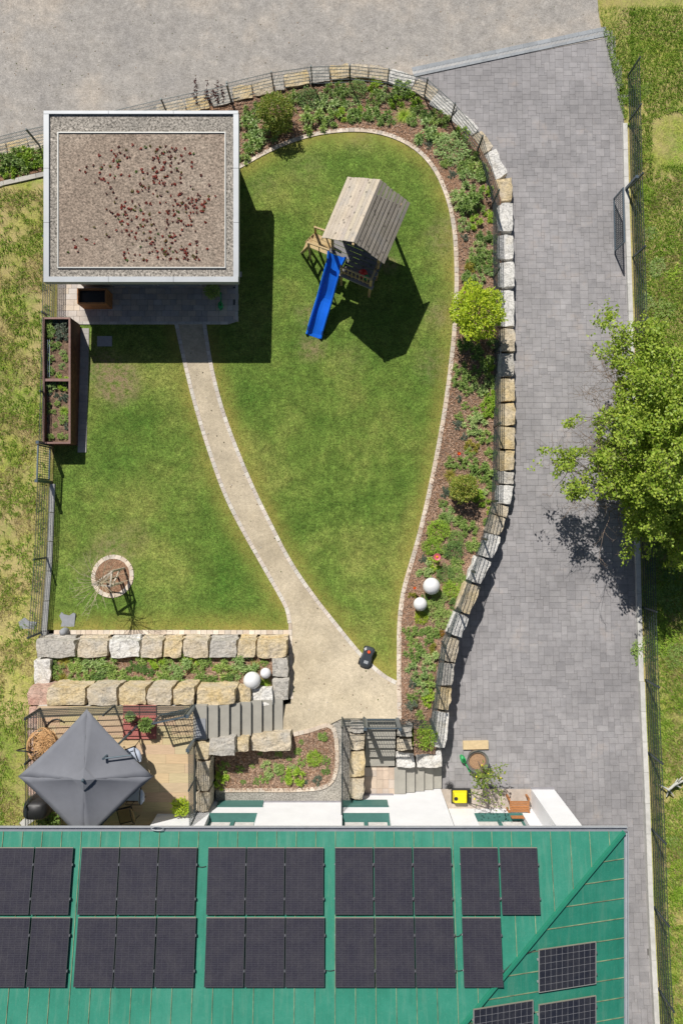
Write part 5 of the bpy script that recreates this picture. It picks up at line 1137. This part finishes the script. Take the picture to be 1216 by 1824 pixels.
# covered grill
c = w(68,1425,TZ); c.x += .25; mb = MB(); lv = [(0,.36,.28),(.5,.38,.3),(.85,.36,.28),(1.0,.26,.2)]; k = 16
for z, a_, b_ in lv:
    for i in range(k):
        t = 6.2832*i/k; ct, st_ = math.cos(t), math.sin(t); mb.v.append((c.x+a_*math.copysign(abs(ct)**.5, ct)*(1+.04*math.sin(5*t+z*4)), c.y+b_*math.copysign(abs(st_)**.5, st_), TZ+z))
for i in range(3):
    for j in range(k): j2 = (j+1)%k; mb.f.append((i*k+j, i*k+j2, (i+1)*k+j2, (i+1)*k+j)); mb.c.append((1,1,1)); mb.m.append(0)
mb.f.append(tuple(3*k+j for j in range(k))); mb.c.append((1,1,1)); mb.m.append(0)
tag(mb.build('covered_grill', M['dark'], smooth=True), 'barbecue grill under a black cover at the field side of the terrace', 'grill')
def chair(x, y, ang, label, cush, padback=False):
    c = w(x, y, TZ+.45); c.z = TZ; r = empty('garden_chair', c, label, 'chair', 'metal garden chairs on the terrace'); ca, sa = math.cos(ang), math.sin(ang)
    q = lambda u, v, z: Vector((c.x+u*ca-v*sa, c.y+u*sa+v*ca, TZ+z))
    for u, v in ((-.22,-.22),(.22,-.22),(-.22,.22),(.22,.22)): mb = MB(); mb.tube([q(u*1.15,v*1.15,0), q(u,v,.43)], .012, 6); mb.build('leg', M['dark'], r)
    mb = MB(); mb.hexa([q(-.24,-.24,.42),q(.24,-.24,.42),q(.24,.24,.42),q(-.24,.24,.42)],[q(-.24,-.24,.45),q(.24,-.24,.45),q(.24,.24,.45),q(-.24,.24,.45)]); mb.build('seat', M['dark'], r)
    mb = MB(); mb.hexa([q(-.21,-.21,.452),q(.21,-.21,.452),q(.21,.21,.452),q(-.21,.21,.452)],[q(-.19,-.19,.51),q(.19,-.19,.51),q(.19,.19,.51),q(-.19,.19,.51)]); mb.build('seat_cushion', M[cush], r)
    mb = MB(); mb.tube(smoothline([q(.24,-.24,.43), q(.3,-.25,.86), q(.3,.25,.86), q(.24,.24,.43)], 2), .013, 6); mb.tube([q(.3,-.22,.65), q(.3,.22,.65)], .01, 6)
    for s_ in (-.26,.26): mb.tube([q(-.2,s_,.43), q(-.2,s_,.64), q(.28,s_,.66)], .012, 6)
    mb.build('back_frame', M['dark'], r); mb = MB()
    mb.tube([q(.28,-.2,.68), q(.31,-.1,.72), q(.31,.1,.72), q(.28,.2,.68)], [.05,.1,.1,.05] if padback else .035, 10); mb.build('back_cushion', M[cush], r, smooth=True)
chair(238,1414,0,'garden chair with pale blue back cushion at the right of the parasol','cushion',True)
chair(233,1346,.35,'garden chair with pale cushion half under the upper right of the parasol','cushion',True)
chair(224,1452,.25,'garden chair with tan seat cushion near the house wall','tancushion')
# terrace table under the parasol
c = w(165,1400,TZ+.7); r = empty('terrace_table', (c.x,c.y,TZ), 'dining table hidden beneath the grey parasol', 'table'); mb = MB(); mb.box((c.x,c.y,TZ+.72),(1.5,.9,.04)); mb.build('table_top', M['greywood'], r)
for u in (-.65,.65):
    for v in (-.38,.38): mb = MB(); mb.box((c.x+u,c.y+v,TZ+.35),(.06,.06,.69)); mb.build('leg', M['gatem'], r)
mb = MB(); p0 = w(42,1468,TZ+.1); p1 = w(72,1444,TZ+.1); mb.beam(p0, p1, .22, .25); tag(mb.build('parapet', M['concrete']), 'pale concrete parapet end at the lower left corner of the terrace', 'parapet')
# ---------------- drive objects ----------------
p = on(846,1326,D); mb = MB(); mb.box((p.x,p.y,p.z+.05),(.86,.28,.1), Matrix.Rotation(.02,3,'Z')); tag(mb.build('sandstone_slab', simple('sandstone', (.62,.48,.28), .9, var=.12, sc=9)), 'yellow sandstone slab lying on the drive above the lemon pot', 'slab')
p = on(846,1349,D,.0); r = empty('potted_lemon_tree', p, 'leaning lemon tree with yellow fruit in a round wire ringed pot', 'potted tree'); mb = MB(); mb.lathe(p, [(.26,0),(.33,.42),(.29,.42),(.28,.36)], 24, capt=False); mb.build('pot', simple('pot_brown', (.16,.13,.11), .7), r)
mb = MB(); mb.lathe(p+Vector((0,0,.36)), [(.28,0),(.01,.01)], 20, capb=False, capt=False); mb.build('soil', simple('pot_soil', (.34,.21,.12), .95, var=.3, sc=25), r)
mb = MB()
for k in range(5): mb.tube([p+Vector((.34*math.cos(t)*(1+.02*k), .34*math.sin(t)*(1+.02*k), .42+.012*k)) for t in np.linspace(0, 6.4, 30)], .01, 5)
mb.build('hose_ring', simple('hose', (.13,.15,.13), .5), r)
mb = MB(); rs = random.Random(21); lf = MB(); FR = []; s0 = p+Vector((.03,-.02,.4)); mb.tube([s0, s0+Vector((.06,-.1,.5))], [.018,.015], 6); s1 = s0+Vector((.06,-.1,.5))
for i in range(26):
    e = s1+Vector((rs.uniform(-.5,.75), rs.uniform(-1.0,.35), rs.uniform(.15,.8))); m_ = s1.lerp(e,.5)+Vector((0,0,.12)); mb.tube([s1, m_, e], [.01,.007,.003], 4)
    for k in range(20):
        q = s1.lerp(e, rs.uniform(.35,1.1))+Vector((rs.gauss(0,.05),rs.gauss(0,.05),rs.gauss(.05,.04))); d = Vector((rs.gauss(0,1),rs.gauss(0,1),rs.gauss(0,.5))).normalized(); leafquad(lf, q, d, Vector((0,0,1)), rs.uniform(.07,.12), .04, ell(rs,(.12,.22,.03),(.34,.40,.08)))
    if i % 3 == 0: fr = MB(); FR.append(fr); fr.lathe(e-Vector((0,0,.08)), [(.005,-.035),(.03,-.015),(.03,.015),(.005,.035)], 8)
mb.build('trunk', M['bark'], r); lf.build('foliage', M['leaf'], r); [q.build('lemon', M['yellow'], r) for q in FR]
def wcan(x, y, zf, ang, label):
    p = on(x, y, zf); r = empty('watering_can', p, label, 'watering can', 'green watering cans'); d = Vector((math.cos(ang), math.sin(ang), 0)); s = Vector((-d.y, d.x, 0)); mb = MB(); lv = [(0,.13,.085),(.2,.13,.085),(.24,.07,.04)]; k = 14
    for z, a_, b_ in lv:
        for i in range(k): t = 6.2832*i/k; mb.v.append(tuple(p+d*a_*math.cos(t)+s*b_*math.sin(t)+Vector((0,0,z))))
    for i in range(2):
        for j in range(k): j2 = (j+1)%k; mb.f.append((i*k+j,i*k+j2,(i+1)*k+j2,(i+1)*k+j)); mb.c.append((1,1,1)); mb.m.append(0)
    mb.f.append(tuple(2*k+j for j in range(k))); mb.c.append((.1,.1,.1)); mb.m.append(0)
    mb.build('body', M['green'], r); mb = MB(); mb.tube([p+d*.12+Vector((0,0,.06)), p+d*.38+Vector((0,0,.28))], [.025,.012], 8); mb.lathe(p+d*.38+Vector((0,0,.28)), [(.012,0),(.04,.03)], 10); mb.build('spout', M['green'], r)
    mb = MB(); mb.tube(smoothline([p-d*.12+Vector((0,0,.05)), p-d*.2+Vector((0,0,.2)), p-d*.05+Vector((0,0,.33)), p+d*.08+Vector((0,0,.24))], 2), .012, 6); mb.build('handle', M['green'], r)
wcan(823,1350,D,-1.05,'green watering can on the drive left of the lemon pot'); wcan(394,546,L,1.5,'green watering can in the shade on the shed patio')
# sweeper
p = on(818,1416,D); p.y = max(p.y, -9.7); r = empty('push_sweeper', p, 'yellow and black push sweeper standing by the house entrance recess', 'sweeper'); zb = p.z
def bx(nm, mt_, x0, x1, y0, y1, z0_, z1, tp=.0):
    mb = MB(); b4 = [(x0,y0),(x1,y0),(x1,y1),(x0,y1)]; t4 = [(x0+tp,y0+tp),(x1-tp,y0+tp),(x1-tp,y1-tp),(x0+tp,y1-tp)]; mb.hexa([(p.x+a_,p.y+b_,zb+z0_) for a_,b_ in b4],[(p.x+a_,p.y+b_,zb+z1) for a_,b_ in t4]); o = mb.build(nm, M[mt_], r); bv = o.modifiers.new('b','BEVEL'); bv.width = .03; bv.segments = 3; return o
bx('hopper','yellow',-.27,.24,-.2,.22,.12,.36,.05); bx('chassis','dark',-.3,.36,-.24,.26,.05,.16); bx('rear_cap','dark',.22,.36,-.2,.2,.14,.3,.03)
mb = MB(); mb.lathe((p.x-.17,p.y,zb+.355), [(.07,0),(.06,.012)], 16); mb.build('lid_emblem', M['dark'], r)
for dy in (.3, -.22):
    mb = MB(); q = Vector((p.x-.36, p.y+dy, zb+.06)); 
    for k in range(30): t = k*.2094; mb.tube([q, q+Vector((.17*math.cos(t), .17*math.sin(t), -.04))], .006, 3)
    mb.lathe(q, [(.08,0),(.07,.05)], 14); mb.build('side_brush', M['dark'], r)
mb = MB()
for dy in (-.2,.2): mb.tube([Vector((p.x+.3,p.y+dy,zb+.2)), Vector((p.x+.85,p.y+dy*.9,zb+.75))], .012, 6)
mb.tube([Vector((p.x+.85,p.y-.18,zb+.75)), Vector((p.x+.85,p.y+.18,zb+.75))], .015, 6); mb.build('handle', M['dark'], r)
# wooden bench cart in the recess
p = w(923,1434,1.3); p.z = .97; r = empty('wooden_bench', p, 'orange brown slatted wooden bench with a bare twig in the entrance recess', 'bench'); mb = MB()
for k in range(5): mb.box((p.x, p.y-.15+.075*k, p.z+.45),(.66,.06,.025), c=(random.uniform(.9,1.1),)*3)
mb.build('seat', M['orangewood'], r); mb = MB()
for k in range(2): mb.box((p.x, p.y-.26, p.z+.62+.13*k),(.66,.02,.08))
mb.build('backrest', M['orangewood'], r)
for u in (-.33,.33):
    for v in (-.22,.22): mb = MB(); mb.box((p.x+u,p.y+v,p.z+.218),(.06,.06,.435)); mb.build('leg', M['orangewood'], r)
# shed patio items
p = on(165,512,L); r = empty('wooden_planter', (p.x,p.y,FZ+.02), 'reddish wooden planter box under the front edge of the shed roof', 'planter'); mb = MB(); h = .75; p.y = 7.55
p = Vector((w(165,0,FZ+.7).x, 7.42, FZ)); r.location = p
for dx, dy, sx_, sy_ in ((0,-.24,1.0,.05),(0,.24,1.0,.05),(-.475,0,.05,.43),(.475,0,.05,.43)): mb.box((p.x+dx,p.y+dy,p.z+h/2+.02),(sx_,sy_,h))
mb.build('box', M['orangewood'], r); mb = MB(); mb.box((p.x,p.y,p.z+h-.15),(.89,.42,.05)); mb.build('soil', M['dark'], r)
potplant(378,519,13,'mid','dark leafy potted plant in the shade at the right of the shed patio',FZ,600,ph_=.35,pr=.18)
# dead branch on the field
c = on(1192,1402,D,.15); r = MB(); rs = random.Random(8); r.tube([on(1178,1400,D,.2), on(1190,1407,D,.35), on(1200,1398,D,.3), on(1222,1388,D,.2)], [.02,.05,.05,.03], 7)
for a_, b_ in (((1190,1407),(1186,1419)),((1190,1407),(1199,1418)),((1200,1398),(1206,1387)),((1200,1398),(1212,1403)),((1178,1400),(1173,1398)),((1206,1393),(1214,1384))): r.tube([on(*a_,D,.3), on(*b_,D,.15)], [.04,.015], 6)
tag(r.build('driftwood', simple('driftwood_grey', (.42,.42,.38), .9, var=.25, sc=12), smooth=True), 'forked grey piece of dead wood lying in the dry grass right of the fence', 'dead wood')
# shrubs and weeds right of the fence
wl = [(1150,345,12,'bright'),(1162,362,10,'bright'),(1152,158,11,'mid'),(1168,150,9,'mid'),(1185,146,10,'dark'),(1206,140,10,'mid'),(1160,232,8,'mid'),(1172,238,9,'mid'),(1205,290,14,'bright'),(1195,340,14,'bright'),(1210,370,16,'mid'),(1160,420,14,'light'),(1190,440,18,'bright'),(1170,480,16,'light'),(1205,500,20,'bright'),(1150,540,14,'light'),(1185,560,20,'mid'),(1114,165,5,'mid'),(1113,200,5,'mid'),(1150,1160,20,'mid'),(1180,1140,22,'bright'),(1205,1170,20,'mid'),(1160,1060,18,'mid'),(1195,1070,22,'mid'),(1170,1110,18,'bright'),(1205,1030,22,'dark'),(1168,1020,16,'dark'),(1165,985,14,'mid'),(1205,1550,14,'bright'),(1212,1600,16,'bright'),(1200,1500,12,'light')]
seg2 = lambda y: 'in the bank at the top right corner' if y < 260 else 'right of the fence near the open gate' if y < 500 else 'right of the fence above the big tree' if y < 700 else 'right of the fence below the big tree' if y < 1300 else 'right of the fence beside the house roof'
PL.clear()
for i, (x, y, r_, c_) in enumerate(wl): plant(x, y, r_, c_, 'b', D, seg2(y), 'wild plants right of the fence', hf=.45)
for o, k, n_, d in PL: tot[k] = max(tot.get(k, 0), n_)
for o, k, n_, d in PL:
    o['label'] = f'{k[0]} {LOOK[k[1]]} wild plant {k[3]}' + ('' if tot[k] == 1 else f', {ordx(n_)} in order')
    for q in ('_k', '_n'):
        if q in o: del o[q]
mb = MB(); rs = random.Random(12)
for i in range(900):
    if rs.random() < .6: x, y, zf = rs.uniform(0, 1060), rs.uniform(0, 250), D
    else: x, y, zf = rs.uniform(330, 700), rs.uniform(590, 1270), L
    p = on(x, y, zf, .012)
    if zf is L and not inside(p.x, p.y, pp2_): continue
    if zf is D and not inside(p.x, p.y, rd2_): continue
    r_ = rs.uniform(.008, .03); q = rs.choice(((.2,.17,.12),(.14,.16,.07),(.5,.46,.4),(.3,.22,.15))); mb.lathe(p, [(r_, 0), (r_*.7, r_*.5)], 5, c=q)
tag(mb.build('loose_stones', M['sett'], org=(0,0,0)), 'loose pebbles and leaf litter on the gravel yard and path', 'pebbles', None, 'stuff')
# ---------------- grass blades (stuff) and mulch chips ----------------
def blades(name, pts, h, c0, c1, lean=.5, wd_=.006, seed=2, dark=None):
    g_ = np.random.default_rng(seed); n = len(pts); P = np.array(pts, dtype=float); a_ = g_.uniform(0, 6.283, n); dirv = np.stack([np.cos(a_), np.sin(a_)], 1); hh = h*g_.uniform(.5, 1.3, n)
    ln_ = hh*g_.uniform(0, lean*2, n); T = P.copy(); T[:, :2] += dirv*ln_[:, None]; T[:, 2] += hh; s = np.stack([-dirv[:, 1], dirv[:, 0], np.zeros(n)], 1)*wd_
    V = np.stack([P-s, P+s, T], 1).reshape(-1, 3); me = bpy.data.meshes.new(name); me.vertices.add(n*3); me.vertices.foreach_set('co', V.astype(np.float32).ravel()); me.loops.add(n*3); me.loops.foreach_set('vertex_index', np.arange(n*3, dtype=np.int32)); me.polygons.add(n); me.polygons.foreach_set('loop_start', np.arange(0, n*3, 3, dtype=np.int32)); me.update(calc_edges=True)
    me.materials.append(M['leaf']); at = me.attributes.new('Col', 'FLOAT_COLOR', 'FACE'); t = g_.random((n, 1)); C_ = np.array(c0)*(1-t)+np.array(c1)*t
    if dark is not None: C_ = C_*dark[:, None]
    at.data.foreach_set('color', np.concatenate([C_, np.ones((n, 1))], 1).astype(np.float32).ravel()); o = bpy.data.objects.new(name, me); COL.objects.link(o); return tag(o, kind='stuff')
def nz(X, Y, s, o=0): return noise.noise(Vector((X*s+o, Y*s, 0)))
lp2 = [(p.x, p.y) for p in lawnp]; pp2 = [(p.x, p.y) for p in pathp]; pts = []
while len(pts) < 110000:
    X, Y = random.uniform(-9.95, 3.9), random.uniform(-6.2, 13.2)
    if inside(X, Y, lp2) and not inside(X, Y, pp2) and math.hypot(X+7.85, Y+2.1) > .72 and not (X < -3.8 and Y > 6.65) and not (-9.96 < X < -8.75 and 2.2 < Y < 6.9): pts.append((X, Y, lwn(Y)))
tag(blades('lawn_grass', pts, .028, (.07,.15,.018), (.26,.33,.07), .8, .007), 'short mown green grass covering the garden lawn', 'grass')
pts = []
while len(pts) < 90000:
    if random.random() < .3: X, Y = random.uniform(-12.6, -10.25), random.uniform(-11, 11.5); z = lwn(Y)+noise.noise(Vector((X*.9, Y*.9, 0)))*.042-.02; k = .75
    else:
        X, Y = random.uniform(10.6, 13.2), random.uniform(-18, 18.6)
        if random.random() < .035: Y = random.uniform(13.9, 18.6); X = random.uniform(10.32-max(0, (Y-14.2)*.2), 10.7)
        z = drv(Y)+.04+noise.noise(Vector((X*.9, Y*.9, 0)))*.07+min(.5, max(0, (X-11.2)*.08)); k = 1
    if nz(X, Y, 1.0, 5)*.7+.7*nz(X, Y, 4.5) > (-.02 if X < 0 else -.22)-(.3 if -5 < Y < 12 and X > 0 else 0)-(.45 if Y > 15 else 0)+(1.2 if 12.6 < Y < 14.6 and X > 11.3 and Y < 14.6-abs(X-12.2)*.3 else 0): pts.append((X, Y, z))
tag(blades('meadow_grass', pts, .13, (.12,.26,.02), (.40,.55,.08), .7, .011, 3), 'long uneven green grass in the fields either side of the garden', 'grass')
pts = []
while len(pts) < 26000:
    if random.random() < .4: X, Y = random.uniform(-12.6, -10.25), random.uniform(-11, 11.5); z = lwn(Y)
    else: X, Y = random.uniform(10.6, 13.2), random.uniform(-18, 13); z = drv(Y)+.05+min(.5, max(0, (X-11.2)*.08))
    if nz(X, Y, .9, 31) > 0: pts.append((X, Y, z))
tag(blades('dry_grass', pts, .09, (.32,.25,.10), (.50,.40,.2), 1.3, .008, 4), 'dry straw coloured grass patches in the fields beside the fences', 'grass')
def chips(name, regions, n, label):
    mb = MB(); rs = random.Random(6)
    V = []; k = 0
    while k < n:
        x0, x1, y0, y1, poly, zf = rs.choice(regions); X, Y = rs.uniform(x0, x1), rs.uniform(y0, y1)
        if not inside(X, Y, poly): continue
        z = zf(X, Y)+rs.uniform(.0, .015); a_ = rs.uniform(0, 3.14); l = rs.uniform(.02, .055); b_ = rs.uniform(.006, .016); d = Vector((math.cos(a_), math.sin(a_), rs.gauss(0,.25)))*l; s = Vector((-math.sin(a_), math.cos(a_), rs.gauss(0,.3)))*b_; p = Vector((X, Y, z)); q = rs.uniform(.5, 1.5)
        mb.face([p-d-s, p+d-s, p+d+s, p-d+s], (.32*q, .215*q, .15*q)); k += 1
    return tag(mb.build(name, M['sett'], org=(0,0,0)), label, 'mulch', None, 'stuff')
bp = [(p.x, p.y) for p in bedout+bedin+[Vector((-4.2,14.2,0))]]
regs = [(-4.2,5.6,6,15.6,bp,B)]*3+[(1.5,5.6,-8,6,bp,B)]*3
pq = [(p.x, p.y) for p in P2([(88,1170),(487,1166),(487,1228),(88,1228)], plz)]; hq = [(p.x, p.y) for p in bh]
regs += [(-10,-2,-6.2,-4.5,pq,plz), (-4.5,0,-9.3,-6.8,hq,gz)]
chips('mulch_chips', regs, 26000, 'reddish brown bark chips covering the planting beds')
